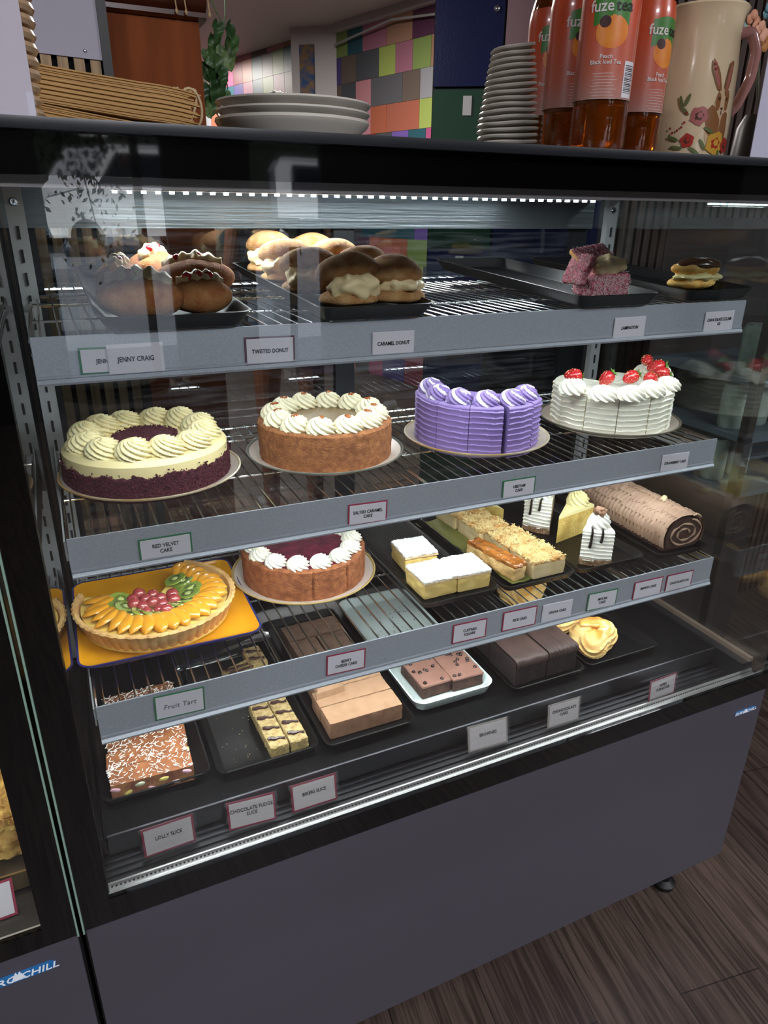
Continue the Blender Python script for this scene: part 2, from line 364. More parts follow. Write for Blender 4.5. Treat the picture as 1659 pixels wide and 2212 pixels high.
    while x < .945: d.box(x, x+.006, .448, .454, 1.3745, 1.378); x += .0193
    d.build('led', mat('led_emitter', '#e8f6ff', emit=28), led, flat=True)
    for i in range(3):
        area('led_light', (.24+.28*i, .45, 1.372), .28, .012, LED_W, (.92, .97, 1))
    return t
cabinet()
# neighbouring cabinet (its right end only)
def neighbour():
    t = thing('display_cabinet', 'second display cabinet cut off by the left edge, standing against the big one', 'display cabinet', (0, 0, 0))
    x1 = XL-.0045; x0 = x1-.75
    B().box(x0, x1, .008, .66, .14, .553).box(x0, x1, .008, .03, .553, .575).build('carcass', BLKM, t, flat=True)
    B().rblock(((x0+x1)/2, .0035, .347), (x1-x0-.004, .009, .412), .0015, (2, 1, 2)).build('front_panel', PANEL, t)
    p = at(48, 2105, 0); badge(t, p.x-.004, p.z, .082)
    b = B(); b.box(x0, x1, -.001, .006, .553, .581); b.box(x1-.037, x1, -.001, .006, .581, 1.381)
    b.build('glass_border', BLK, t, flat=True)
    B().box(x0, x1, -.0012, .006, 1.381, 1.412).build('top_glass_band', BLK, t, flat=True)
    B().rblock(((x0+x1)/2, .32, 1.4165), (x1-x0, .67, .011), .003, (2, 2, 2)).build('top_cap', mat('black_top_cap', '#15171b'), t)
    B().box(x0, x1-.037, 0, .005, .581, 1.381).build('front_glass', glass_mat('cabinet_front_glass'), t, flat=True)
    B().box(x1-.004, x1, .006, .63, .575, 1.385).build('side_glass', mat('black_side_pane', '#050506', .15), t, flat=True)
    B().box(x1-.002, x1, -.006, .004, .556, 1.412).build('glass_edge', mat('green_glass_edge', '#7f9a8b'), t, flat=True)
    B().box(x0, x1-.02, .092, .63, .565, DECK-.012).build('deck_plate', mat('warm_deck_steel', '#5f574c', .3, .7), t, flat=True)
    B().box(x0, x1-.03, .0895, .0925, .560, DECK-.010).build('deck_lip', mat('brass_lip', '#a08a66', .3, .8), t, flat=True)
    B().box(x0, x1-.01, .03, .092, .553, .558).build('gutter', GRIT, t, flat=True)
    B().box(x0, x1-.038, .006, .03, .565, .572).box(x0, x1-.038, .006, .0085, .572, .581).build('bottom_rail', mat('bright_rail', '#c3c1bf'), t, flat=True)
    area('led_light', (x1-.25, .2, 1.0), .4, .05, 1.6, (1, .9, .75))
    return t
neighbour()
# ------------------------------------------------------------------ shelves
SH = {1: (1.228, .172, .60, 1.177), 2: (.989, .177, .575, .938), 3: (.772, .134, .56, .717)}
def shelf(k, label):
    z, yf, yr, zb = SH[k]; x0, x1 = -.0215, 1.050
    if k == 3: x1 = 1.052
    if k == 1: x1 = 1.045
    t = thing('wire_shelf', label, 'shelf', (0, 0, 0), group='chrome wire shelves')
    b = B(); x = x0+.010
    while x < x1-.005:
        b.tube([(x, yf+.002, z), (x, yr, z)], .0013, 6); x += .0192
    for xx in (x0+.45*(x1-x0), x0+.72*(x1-x0)): b.tube([(xx+.0045, yf+.002, z), (xx+.0045, yr, z)], .0013, 6)
    b.build('wire_grid', CHROME, t)
    b = B(); c = .012
    for dz, r in ((-.0035, .0026), (-.018, .0022)):
        b.tube([(x0, yf, z+dz), (x0, yr-c, z+dz), (x0+c, yr, z+dz), (x1-c, yr, z+dz), (x1, yr-c, z+dz), (x1, yf, z+dz)], r, 8)
    b.tube([(x0, .5, z-.0035), (x1, .5, z-.0035)], .0022, 8); b.tube([(x0, .32, z-.0035), (x1, .32, z-.0035)], .0018, 8)
    b.build('frame_rod', CHROME, t)
    for x in (x0-.004, x1+.002):
        b = B(); b.add([(x, yf, z-.002), (x, yf, z-.028), (x, yr-.06, z-.062), (x, .536, z-.062), (x, .536, z+.01), (x, yr-.08, z-.002),
                        (x+.002, yf, z-.002), (x+.002, yf, z-.028), (x+.002, yr-.06, z-.062), (x+.002, .536, z-.062), (x+.002, .536, z+.01), (x+.002, yr-.08, z-.002)],
                       [(0,1,2,3,4,5),(11,10,9,8,7,6),(0,6,7,1),(1,7,8,2),(2,8,9,3),(3,9,10,4),(4,10,11,5),(5,11,6,0)])
        if k != 1 or x > .5: b.build('bracket', WPAINT, t, flat=True)
    # price rail profile (y, z) extruded along x
    h = z-zb
    pr = [(yf, z+.001), (yf-.0022, z+.001), (yf-.0028, z-h*.80), (yf-.0045, z-h*.82), (yf-.0045, z-h*.86), (yf-.0036, z-h*.87), (yf-.0048, z-h*.88), (yf-.0075, z-h*.95), (yf-.0065, zb), (yf, zb), (yf+.001, z-h*.9)]
    b = B(); b.rings([[(x0-.0005, y, q) for y, q in pr], [(x1+.0005, y, q) for y, q in pr]], 0)
    b.build('price_rail', ALU, t, ang=20)
    if k != 0:      # unseen LED bar added behind the price rail to light the shelf below
        b = B(); b.box(x0+.03, x1-.03, yf+.006, yf+.022, zb+.016, zb+.024); lb = b.build('led_bar', mat('led_bar_white', '#dfe6ec'), t, flat=True)
        d = B(); x = x0+.04
        while x < x1-.04: d.box(x, x+.005, yf+.012, yf+.016, zb+.0145, zb+.016); x += .0193
        d.build('led', mat('added_shelf_led', '#f4fbff', emit=14), lb, flat=True)
        for i in range(3):
            area('led_light', (.17+.345*i, yf+.018, zb+.012), .345, .012, STRIP_W*(1.0 if k < 3 else .9), (.9, .97, 1) if k != 3 else (.93, .97, 1), rot=(math.radians(22), 0, 0))
    return t
shelf(1, 'top chrome wire shelf with pale price rail, carrying the donuts and cream buns')
shelf(2, 'middle chrome wire shelf with grey price rail, carrying four round cakes on plates')
shelf(3, 'lowest chrome wire shelf with price rail, carrying the fruit tart and cake slices')
# ------------------------------------------------------------------ price cards
CARD = mat('card_white', '#c9c4cc', .5); INK = mat('ink', '#1b1a1d', .6)
RED = mat('card_border_red', '#8d2740', .5); GRN = mat('card_border_green', '#2e6b47', .5)
CLR = glass_mat('clear_sleeve', (.97, .97, .97), 1.2, .06)
def card(k, tl, tr, bl, lines, border, label, name='price_card', sleeve=True, dy=0, ts=1, hand=False):
    z, yf, yr, zb = SH[k]; y = yf-.0046-dy
    a, b_, c = at(*tl, y), at(*tr, y), at(*bl, y)
    w = b_.x-a.x; h = (a.z-c.z); cx = (a.x+b_.x)/2+(c.x-a.x)/2; cz = (a.z+b_.z)/2-h/2
    tilt = math.atan2(b_.z-a.z, w); g = thing(name, label, 'price card', (cx, y, cz), (0, -tilt, 0), 'price cards on the shelf rails')
    B().rblock((0, .0004, 0), (w, .0006, h), .0002, (1, 1, 1)).build('border', border, g)
    e = .0022 if border is not CARD else .0008
    B().rblock((0, 0, 0), (w-2*e, .0006, h-2*e), .0002, (1, 1, 1)).build('card', CARD, g)
    s = .0068*ts
    for i, ln in enumerate(lines):
        zz = -h*.02+(len(lines)-1)*s*.5-i*s*1.02
        if hand: text(ln, s*1.35, mat('pencil', '#5a5a60', .6), g, (0, -.0006, zz), (PI/2, 0, 0), shear=.15, sx=.9, space=1.15)
        else: text(ln, s, INK, g, (0, -.0006, zz), (PI/2, 0, 0), sx=.82)
    return g
card(1, (168, 752), (262, 748), (174, 811), ['    JENNY'], GRN, 'JENNY card with green edge half hidden behind the front JENNY CRAIG card')
card(1, (229, 745), (352, 738), (235, 810), ['JENNY CRAIG'], CARD, 'JENNY CRAIG card in full view at the left of the top rail', dy=.0015, ts=1.15)
card(1, (527, 729), (636, 724), (531, 790), ['TWISTED DONUT'], mat('card_border_dark', '#5e4252', .5), 'TWISTED DONUT card on the top rail')
card(1, (804, 718), (895, 713), (805, 768), ['CARAMEL DONUT'], CARD, 'CARAMEL DONUT card on the top rail')
card(1, (1326, 687), (1394, 682), (1326, 732), ['LAMINGTON'], CARD, 'LAMINGTON card on the top rail')
card(1, (1522, 675), (1585, 670), (1521, 718), ['CHOCOLATE ECLAIR', 'GF'], CARD, 'CHOCOLATE ECLAIR GF card near the right end of the top rail')
card(2, (297, 1167), (413, 1149), (303, 1214), ['RED VELVET', 'CAKE'], GRN, 'RED VELVET CAKE card with green edge on the middle rail', ts=1.1)
card(2, (751, 1091), (836, 1080), (753, 1137), ['SALTED CARAMEL', 'CAKE'], RED, 'SALTED CARAMEL CAKE card on the middle rail')
card(2, (1086, 1039), (1157, 1028), (1085, 1079), ['UBE/YAM', 'CAKE'], GRN, 'UBE/YAM CAKE card with thin green edge on the middle rail')
card(2, (1430, 984), (1488, 976), (1428, 1020), ['STRAWBERRY CAKE'], CARD, 'STRAWBERRY CAKE card near the right end of the middle rail')
card(3, (330, 1507), (440, 1483), (337, 1558), ['Fruit Tart'], GRN, 'hand-lettered Fruit Tart card with green edge on the lowest rail', hand=True, ts=1.1)
card(3, (704, 1418), (789, 1400), (706, 1461), ['BERRY', 'CHEESE CAKE'], RED, 'BERRY CHEESE CAKE card on the lowest rail')
card(3, (978, 1351), (1052, 1335), (977, 1392), ['CUSTARD', 'SQUARE'], RED, 'CUSTARD SQUARE card on the lowest rail')
card(3, (1086, 1324), (1160, 1308), (1085, 1365), ['RICE CAKE'], RED, 'RICE CAKE card with bold red edge on the lowest rail')
card(3, (1172, 1308), (1237, 1294), (1170, 1345), ['CASSVA CAKE'], CARD, 'CASSVA CAKE card on the lowest rail')
card(3, (1270, 1284), (1334, 1271), (1268, 1321), ['MOCHA', 'CAKE'], GRN, 'MOCHA CAKE card with green edge on the lowest rail')
card(3, (1370, 1259), (1432, 1245), (1367, 1297), ['MANGO CAKE', ''], RED, 'MANGO CAKE card with red edge on the lowest rail')
card(3, (1440, 1244), (1497, 1231), (1437, 1280), ['CHOCOLATE LOG'], RED, 'CHOCOLATE LOG card at the right end of the lowest rail')
def tent(tl, tr, br, bl, lines, border, label):
    z0 = .5655
    a = on(*bl, z0); b_ = on(*br, z0); y = (a.y+b_.y)/2; w = (b_-a).length; yaw = math.atan2(b_.y-a.y, b_.x-a.x)
    c = (a+b_)/2; tc = ((tl[0]+tr[0])/2, (tl[1]+tr[1])/2)
    h = .0445
    best = min(range(0, 70, 2), key=lambda d: abs((at(*tc, c.y+h*math.sin(math.radians(d))).z)-(z0+h*math.cos(math.radians(d)))))
    tl_ = math.radians(best)
    g = thing('price_card', label, 'price card', (c.x, c.y, z0+.0006), (-tl_, 0, yaw), 'folded price cards in front of the deck trays')
    B().rblock((0, 0, h/2), (w, .0007, h), .0002, (1, 1, 1)).build('border', border, g)
    B().rblock((0, -.0005, h/2), (w-.006, .0006, h-.006), .0002, (1, 1, 1)).build('card', mat('card_warm', '#cfc5c6', .5), g)
    B().rblock((0, -.0016, h/2), (w+.006, .0005, h+.005), .0002, (1, 1, 1)).build('clear_sleeve', CLR, g)
    # rear leg of the folded holder
    q = B(); L = h*.95; q.rblock((0, 0, -L/2), (w*.9, .0006, L), .0002, (1, 1, 1), X=T((0, .002, h+.001), (math.radians(52), 0, 0))); q.build('back_flap', CLR, g)
    for i, ln in enumerate(lines):
        text(ln, .0078, INK, g, (0, -.0010, h*.56+(len(lines)-1)*.0038-i*.0078), (PI/2, 0, 0), sx=.8)
    return g
tent((302, 1797), (410, 1759), (424, 1816), (313, 1855), ['LOLLY SLICE'], RED, 'LOLLY SLICE card standing at the left end in front of the deck')
tent((483, 1740), (592, 1711), (598, 1769), (495, 1796), ['CHOCOLATE FUDGE', 'SLICE'], RED, 'CHOCOLATE FUDGE SLICE card standing in front of the deck')
tent((618, 1702), (719, 1671), (729, 1726), (632, 1757), ['BIKERS SLICE'], RED, 'BIKERS SLICE card standing in front of the deck')
tent((1000, 1572), (1077, 1557), (1097, 1603), (1012, 1627), ['BROWNIES'], mat('card_cream_border', '#a59a92', .5), 'BROWNIES card standing in front of the deck')
tent((1169, 1528), (1232, 1513), (1250, 1554), (1182, 1575), ['CHONOCOLATE', 'CAKE'], mat('card_cream_border', '#a59a92'), 'CHONOCOLATE CAKE card standing in front of the deck')
tent((1380, 1480), (1442, 1459), (1456, 1498), (1399, 1520), ['APPLE', 'TURNOVER'], RED, 'APPLE TURNOVER card standing in front of the deck')
g = thing('price_card', 'white card with thick red edge in the left neighbouring cabinet', 'price card', (-.181, .052, .5595), (-.5, 0, .05))
B().rblock((0, 0, .022), (.07, .0007, .045), .0002, (1, 1, 1)).build('border', RED, g); B().rblock((0, -.0006, .022), (.064, .0006, .039), .0002, (1, 1, 1)).build('card', CARD, g)
# ================================================================== TRAYS AND PLATES
def rrect(w, d, r, z, n=6, cx=0, cy=0):
    r = min(r, w/2-.0005, d/2-.0005); P = []
    for sx, sy, a0 in ((1, 1, 0), (-1, 1, 90), (-1, -1, 180), (1, -1, 270)):
        for k in range(n+1):
            a = math.radians(a0+90*k/n); P.append((cx+sx*(w/2-r)+r*math.cos(a), cy+sy*(d/2-r)+r*math.sin(a), z))
    return P
def tray(w, d, h, loc, label, rot=(0, 0, 0), m=None, th=.003, r=.014, flare=.008, group='food trays', name='serving_tray', ribs=False, lip=.003):
    m = m or TRAYM; b = B(); f = flare
    b.rings([rrect(w-2*f-.01, d-2*f-.01, r*.7, 0), rrect(w-2*f, d-2*f, r*.8, .002), rrect(w, d, r, h-.001), rrect(w+lip, d+lip, r, h), rrect(w-th*.6, d-th*.6, r, h+.0004), rrect(w-2*th, d-2*th, r*.9, h-.0016),
             rrect(w-2*f-2*th, d-2*f-2*th, r*.7, th+.002), rrect(w-2*f-2*th-.008, d-2*f-2*th-.008, r*.6, th)], 0)
    if ribs:
        k = -w/2+.02
        while k < w/2-.02: b.box(k, k+.0012, -d/2+.02, d/2-.02, th-.0002, th+.0007); k += .0045
    o = b.build(name, m, None, loc, rot, ang=50)
    return tag(o, label, 'tray', group)
def plate(c, r, z, label, m, rim, th=.004, h=.016, wob=0):
    b = B(); fn = (lambda rr, zz, a: (rr*(1+wob*math.sin(3*a)+wob*.6*math.sin(5*a+1)), zz)) if wob else None
    b.lathe([(r*.55, 0), (r*.6, .0), (r*.8, .003), (r*.965, h*.72), (r, h*.9)], 72, 0, cap1=False, fn=fn)
    b.lathe([(r, h*.9), (r*1.0, h), (r*.985, h*1.02), (r*.965, h*.9)], 72, 1, cap0=False, cap1=False, fn=fn)
    b.lathe([(r*.965, h*.9), (r*.80, .003+th), (r*.6, th), (.001, th)], 72, 2, cap0=False, cap1=False, fn=fn)
    return tag(b.build('dinner_plate', [m, rim, mat(m.name+'_well', '#b5a79c', .3)], None, (c[0], c[1], z)), label, 'plate', 'stoneware cake plates')
ZS = {k: SH[k][0]+.0014 for k in SH}
STONE = mat('stoneware_glaze', '#b9b3a5', .28, var='#8f8676', vs=9); STONED = mat('stoneware_grey', '#77796f', .25, var='#5f6058', vs=12)
OCHRE = mat('ochre_rim', '#a07a3c', .3, var='#b5aa95', vs=7)
plate((.1038, .3546), .1285, ZS[2], 'speckled stoneware plate with ochre rim under the red velvet cake', STONE, OCHRE)
plate((.3722, .3483), .1255, ZS[2], 'grey-green stoneware plate under the salted caramel cheesecake', STONED, STONED)
plate((.6422, .3283), .1250, ZS[2], 'stoneware plate with brown and white rim under the purple cake', STONE, OCHRE)
plate((.9316, .3256), .1290, ZS[2], 'dull grey-brown stoneware plate under the white strawberry cake', STONED, mat('grey_brown_rim', '#6a6459', .3))
plate((.3336, .3613), .1228, ZS[3], 'white plate with thin gold rim under the berry cheesecake', mat('white_china', '#c9c5ba', .2), mat('gold_rim', '#a8905a', .25))
# ================================================================== CREAM
def cream(name, col, sss=.25): return mat(name, col, .45, sss=sss, bump=.05, bs=120)
C_YEL = cream('buttercream_yellow', '#f0e2b0'); C_WHT = cream('whipped_white', '#efebdc'); C_IVO = cream('whipped_ivory', '#eee6c8')
_ros = {}
def rosette_mesh(key, R, H, mats, ridges=7, twist=1.5, peak=.25, two=False, seed=0, tiers=1):
    b = B(); nt = ridges*8; nr = 22; Rg = []
    for j in range(nr+1):
        t = j/nr
        # base bulge then rounding in to a soft peak
        rr = R*(max(0, 1-t**2.6)**.62)*(1+.06*math.sin(t*PI*2.2))
        z = H*(math.sin(min(1, t*1.12)*PI/2)**1.0)
        if t > .82: z += H*peak*((t-.82)/.18)**2*.45
        ring = []
        for i in range(nt):
            a = 2*PI*i/nt; ph = ridges*a+twist*2*PI*t**.8*1.0*ridges/7*2.2
            w = abs(math.sin(ph/2)); m_ = (1-t*.30)*(.74+.30*w**.8)
            wob = 1+.045*noise.noise(Vector((math.cos(a)*1.5, math.sin(a)*1.5, seed+t)))
            off = .10*R*t; sa = a+t*1.2
            ring.append((rr*m_*wob*math.cos(a)+off*math.cos(seed), rr*m_*wob*math.sin(a)+off*math.sin(seed), z*(.94+.08*w)+.03*H*math.sin(a+seed+t*3)))
        Rg.append(ring)
    ms = 0
    if two:
        ms = []
        for j in range(nr):
            for i in range(nt):
                a = 2*PI*i/nt; t = j/nr; ph = (ridges*a+twist*2*PI*t**.8*ridges/7*2.2)/(2*PI)
                ms.append(1 if int(math.floor(ph)) % 3 == 0 else 0)
        ms += [0, 0]
    b.rings(Rg, ms, True, True)
    return b
def rosette(parent, loc, R, H, m, key, rz=0, **kw):
    kk = (key, round(R, 4), kw.get('seed', 0))
    if kk not in _ros: _ros[kk] = rosette_mesh(key, R, H, m, **kw).build('rosette', m, parent, loc, (0, 0, rz), ang=80); return _ros[kk]
    o = _ros[kk].copy(); COL.objects.link(o); o.parent = parent; o.location = loc; o.rotation_euler = (0, 0, rz); return o
def sector(b, r, h, a0, a1, z0=0, na=40, nz=10, nr=6, fo=None, ft=None, m=(0, 1, 2), rin=0, edge=.003):
    """cake wedge or whole disc: outer wall, top, two cut faces"""
    full = abs(a1-a0) > 2*PI-1e-3
    def O(a, z):
        rr = r+(fo(a, z) if fo else 0)
        if z > h-edge: rr -= edge*(1-math.sqrt(max(0, 1-((z-(h-edge))/edge)**2)))
        return (rr*math.cos(a), rr*math.sin(a), z0+z)
    A = [a0+(a1-a0)*i/na for i in range(na+1)]
    b.rings([[O(a, h*j/nz) for a in A] for j in range(nz+1)], m[0], False, False, False)
    def Tp(a, k):
        o = O(a, h); s = 1-k/nr; rr = rin+(math.hypot(o[0], o[1])-rin)*s
        return (rr*math.cos(a), rr*math.sin(a), z0+h+(ft(a, rr) if ft and k else 0))
    b.rings([[Tp(a, k) for a in A] for k in range(nr+1)], m[1], False, False, False)
    if not full:
        for a in (a0, a1):
            g = [[(lambda o, s: (o[0]*s+rin*math.cos(a)*(1-s), o[1]*s+rin*math.sin(a)*(1-s), o[2]))(O(a, h*j/nz), 1-k/8) for k in range(9)] for j in range(nz+1)]
            if a == a0: g = [x[::-1] for x in g]
            b.rings(g, m[2], False, False, False)
    return b
def crumbs(b, pts, s, m=0, rnd=random):
    for p in pts:
        q = s*rnd.uniform(.5, 1.3); R = T(p, (rnd.random()*6, rnd.random()*6, rnd.random()*6), (q, q*rnd.uniform(.6, 1), q*rnd.uniform(.6, 1)))
        b.add([(1,0,0),(-1,0,0),(0,1,0),(0,-1,0),(0,0,1),(0,0,-1)], [(0,2,4),(2,1,4),(1,3,4),(3,0,4),(2,0,5),(1,2,5),(3,1,5),(0,3,5)], m, R)
    return b
# ---------------------------------------------------------------- red velvet cake
def red_velvet():
    t = thing('red_velvet_cake', 'round red velvet cake with yellow buttercream rosettes and dark red crumb sides', 'cake', (.1005, .358, ZS[2]+.0045))
    R, H = .114, .056; CR = mat('red_velvet_crumb', '#5a2230', .85, var='#3b121c', vs=260, bump=.8, bs=500)
    b = B(); sector(b, R, H, 0, 2*PI, na=96, nz=8, edge=.006); b.build('frosting', mat('frosting_yellow', '#eedca4', .42, sss=.2, bump=.1, bs=35), t)
    n1, Rg = 150, []
    def top(a): return .036+.007*noise.noise(Vector((math.cos(a)*3, math.sin(a)*3, 1)))+.004*noise.noise(Vector((math.cos(a)*14, math.sin(a)*14, 1)))
    for j in range(15):
        Rg.append([(lambda rr, zz: (rr*math.cos(a), rr*math.sin(a), zz))(R+.0018+.0016*noise.noise(Vector((math.cos(a)*60, math.sin(a)*60, j*.9)))-(.003 if j == 14 else 0), top(a)*j/14) for a in [2*PI*i/n1 for i in range(n1)]])
    b = B(); b.rings(Rg, 0, False, False); rnd = random.Random(2); pts = []
    for i in range(2600):
        a = rnd.random()*2*PI; k = rnd.random(); z = top(a)*k**.8+(.006*rnd.random()**3 if k > .85 else 0); pts.append((math.cos(a)*(R+.0022), math.sin(a)*(R+.0022), z))
    crumbs(b, pts, .0017, 0, rnd); stuff(b.build('crumb_coating', CR, t))
    b = B(); b.lathe([(.046, H), (.045, H+.004), (.036, H+.006), (.001, H+.006)], 60, fn=lambda r, z, a: (r*(1+.04*math.sin(5*a)), z+.0012*noise.noise(Vector((math.cos(a)*r*300, math.sin(a)*r*300, 0)))))
    pts = [(lambda a, r: (r*math.cos(a), r*math.sin(a), H+.0055))(rnd.random()*2*PI, .046*math.sqrt(rnd.random())) for _ in range(900)]
    crumbs(b, pts, .0017, 0, rnd); stuff(b.build('crumb_centre', CR, t))
    for k in range(12):
        a = 2*PI*k/12+.22; q = rosette(t, (.082*math.cos(a), .082*math.sin(a), H-.001), .0262, .0225, C_YEL, 'rv', a*2, ridges=10, twist=1.5, seed=k % 3); q.scale = (1+.06*math.sin(k*2.1), 1+.05*math.cos(k*3.3), 1+.08*math.sin(k*1.7))
red_velvet()
def cheesecake(name, label, c, z, R, H, cm, topmat, caramel, crust, nros, rr, rring, rh, key, rot=0, cuts=()):
    t = thing(name, label, 'cheesecake', (c[0], c[1], z))
    b = B(); fo = lambda a, q: .0016*noise.noise(Vector((math.cos(a)*12, math.sin(a)*12, q*120)))+.0022*noise.noise(Vector((math.cos(a)*4, math.sin(a)*4, q*30)))-sum(.0035*math.exp(-((math.remainder(a-k, 2*PI))/.012)**2) for k in cuts)
    sector(b, R, H, 0, 2*PI, na=240, nz=16, fo=fo, edge=.005, m=(0, 0, 0), ft=lambda a, r: -.004 if r < R*.93 else 0, nr=8); b.build('crust', crust, t)
    B().lathe([(R*.90, H-.006), (R*.90, H-.0022), (R*.84, H-.0012), (.001, H-.0012)], 72).build('filling_top', topmat, t)
    for k in range(nros):
        a = 2*PI*k/nros+rot; p = (rring*math.cos(a), rring*math.sin(a), H-.002)
        rosette(t, p, rr, rh, cm, key, a*1.7, ridges=9, twist=1.2, seed=k % 3)
        if caramel:
            B().blob((0, 0, 0), (.0072, .005, .0022), 12, 8, amp=.0015, sc=150, seed=k).build('caramel_drop', caramel, t, (p[0], p[1], p[2]+rh*1.04), (0, .1, a))
    return t
CRUST = mat('biscuit_crust', '#a3693f', .85, var='#84502f', vs=110, bump=1, bs=420)
cheesecake('salted_caramel_cheesecake', 'tall biscuit-crusted cheesecake ringed with cream rosettes dabbed with caramel', (.3722, .3475), ZS[2]+.0045, .105, .062,
           C_IVO, mat('caramel_glaze', '#7a6448', .25, spec=.3), mat('caramel_sauce', '#a0572a', .15), CRUST, 12, .0220, .079, .021, 'sc', .1, (-1.35, -.62, -2.9))
cheesecake('berry_cheesecake', 'biscuit-crusted cheesecake topped with dark berry jam inside a ring of white cream', (.334, .362), ZS[3]+.0045, .104, .058,
           C_WHT, mat('berry_jam', '#4a1226', .6, var='#6e2036', vs=55, bump=.6, bs=130, spec=.15), None, mat('biscuit_crust_red', '#9c5f38', .85, var='#7d4527', vs=90, bump=.9, bs=330), 14, .018, .083, .016, 'bc', .25, (-1.15, -1.75, -.55))
# ---------------------------------------------------------------- purple cake, cut in slices
def ribbed(h, n, amp, slant=0, seed=0):
    def f(a, z):
        p = z/h*n+slant*a+.25*noise.noise(Vector((math.cos(a)*5, math.sin(a)*5, seed))); q = p-math.floor(p)
        return amp*(q**2.2)*(1+.4*noise.noise(Vector((math.cos(a)*9, math.sin(a)*9, z*80+seed)))) if z < h*.97 else 0
    return f
UBE = mat('ube_buttercream', '#8872ac', .5, sss=.12, bump=.05, bs=60); UBEW = mat('ube_swirl_white', '#e9e2f0', .45, sss=.2)
def ube():
    t = thing('ube_cake', 'purple buttercream cake, partly sold, cut in slices with purple and white swirls', 'cake', (.640, .326, ZS[2]+.0045))
    D = math.radians; H = .082; R = .104
    ang = [(-158, -128, .0), (-190, -159, 0), (-127, -97, 0), (-95.5, -67, .0035), (-65, -40, .001)]
    ang = [(-222, -191, 0), (-190.5, -160, 0), (-159.5, -129, 0), (-128.5, -99, 0), (-95.5, -67, .004), (-64.5, -40, .001)]
    cut = mat('ube_sponge', '#6f5a96', .8, bump=.5, bs=300)
    for i, (a0, a1, off) in enumerate(ang):
        am = D((a0+a1)/2); b = B(); sector(b, R, H, D(a0), D(a1), na=14, nz=80, fo=ribbed(H, 9, .0028, .15, i), edge=.003, ft=lambda a, r: .0006*noise.noise(Vector((r*90, a*6, i))))
        s = b.build('slice', [UBE, UBE, cut], t, (off*math.cos(am), off*math.sin(am), 0))
        rosette(s, (.079*math.cos(am), .079*math.sin(am), H-.001), .0215, .021, [UBE, UBEW], 'ube', am*3, ridges=10, twist=1.2, two=True, seed=i % 3)
ube()
def strawberry(name_parent, loc, rot, s=1.0):
    f = B(); f.blob((0, 0, 0), (.0125*s, .0125*s, .0165*s), 20, 14, amp=.0006, sc=120, fn=lambda d: Vector((d.x*(1+.22*d.z)*(1 if d.z < .6 else 1), d.y*(1+.22*d.z), d.z)))
    o = f.build('strawberry', mat('strawberry_red', '#b3242c', .22, coat=.4), name_parent, loc, rot)
    sd = B(); 
    for k in range(46):
        z = -.85+1.6*k/46; a = k*2.4; rr = math.sqrt(max(0, 1-z*z))*.0125*s*(1+.22*z)
        sd.blob((rr*math.cos(a), rr*math.sin(a), z*.0165*s), (.0007, .0007, .0009), 5, 4)
    sd.build('seeds', mat('strawberry_seed', '#d8b25a', .4), o)
    lf = B()
    for k in range(6):
        a = k*PI/3; c, s_ = math.cos(a), math.sin(a); r = .011*s
        lf.add([(0, 0, .0165*s), (c*r*.5-s_*.0028, s_*r*.5+c*.0028, .0178*s), (c*r, s_*r, .0195*s), (c*r*.5+s_*.0028, s_*r*.5-c*.0028, .0178*s), (c*r*.5, s_*r*.5, .0163*s)], [(0,1,2,3),(0,4,2,1),(0,3,2,4)])
    lf.build('leafy_cap', mat('strawberry_leaf', '#5f8a3a', .5), o, flat=True)
    return o
def white_cake():
    t = thing('strawberry_cake', 'white whipped-cream cake with combed sides and fresh strawberries on top', 'cake', (.9285, .322, ZS[2]+.0045))
    D = math.radians; H = .074; R = .106; W_ = mat('whipped_cream_side', '#eeebdc', .45, sss=.2, bump=.04, bs=60)
    for i in range(12):
        a0 = -215+i*30-(0 if i else 0)
        if i in (9, 10): continue
        am = D(a0+15); b = B(); sector(b, R, H, D(a0+.25), D(a0+29.6), na=14, nz=76, fo=ribbed(H, 8, .0030, -.2, i+20), edge=.004, ft=lambda a, r: .0012*noise.noise(Vector((r*120, a*8, i))))
        b.build('slice', [W_, W_, mat('vanilla_sponge', '#d9c48a', .8, bump=.5, bs=300)], t)
    for k, (u, v) in enumerate([(1236, 838), (1302, 852), (1362, 852), (1407, 845), (1440, 832), (1390, 806), (1425, 812)]):
        p = on(u, v, ZS[2]+.0045+H+.006); 
        rosette(t, (p.x-.9285, p.y-.322, H-.001), .024 if k != 5 else .02, .021 if k else .024, C_WHT, 'wc%d' % (k == 5), k*1.1, ridges=9, twist=1.0, seed=k % 3)
    strawberry(t, (on(1236, 838, ZS[2]+.0845).x-.9285+.004, on(1236, 838, ZS[2]+.0845).y-.322+.006, H+.0265), (1.6, .2, .9), .95)
    for (u, v, dz, rot, s) in [ (1310, 818, .017, (.5, .5, 0), 1.0), (1362, 815, .018, (.5, 1.2, .4), 1.0), (1404, 818, .018, (2.1, 0, 2.0), 1), (1430, 805, .02, (1.9, .2, 1.2), .95), (1418, 793, .028, (1.3, .3, .5), 1.1), (1398, 779, .036, (1.6, 0, 2.5), .9)]:
        p = on(u, v, ZS[2]+.0045+H+dz); strawberry(t, (p.x-.9285, p.y-.322, H+dz), rot, s*.95)
white_cake()
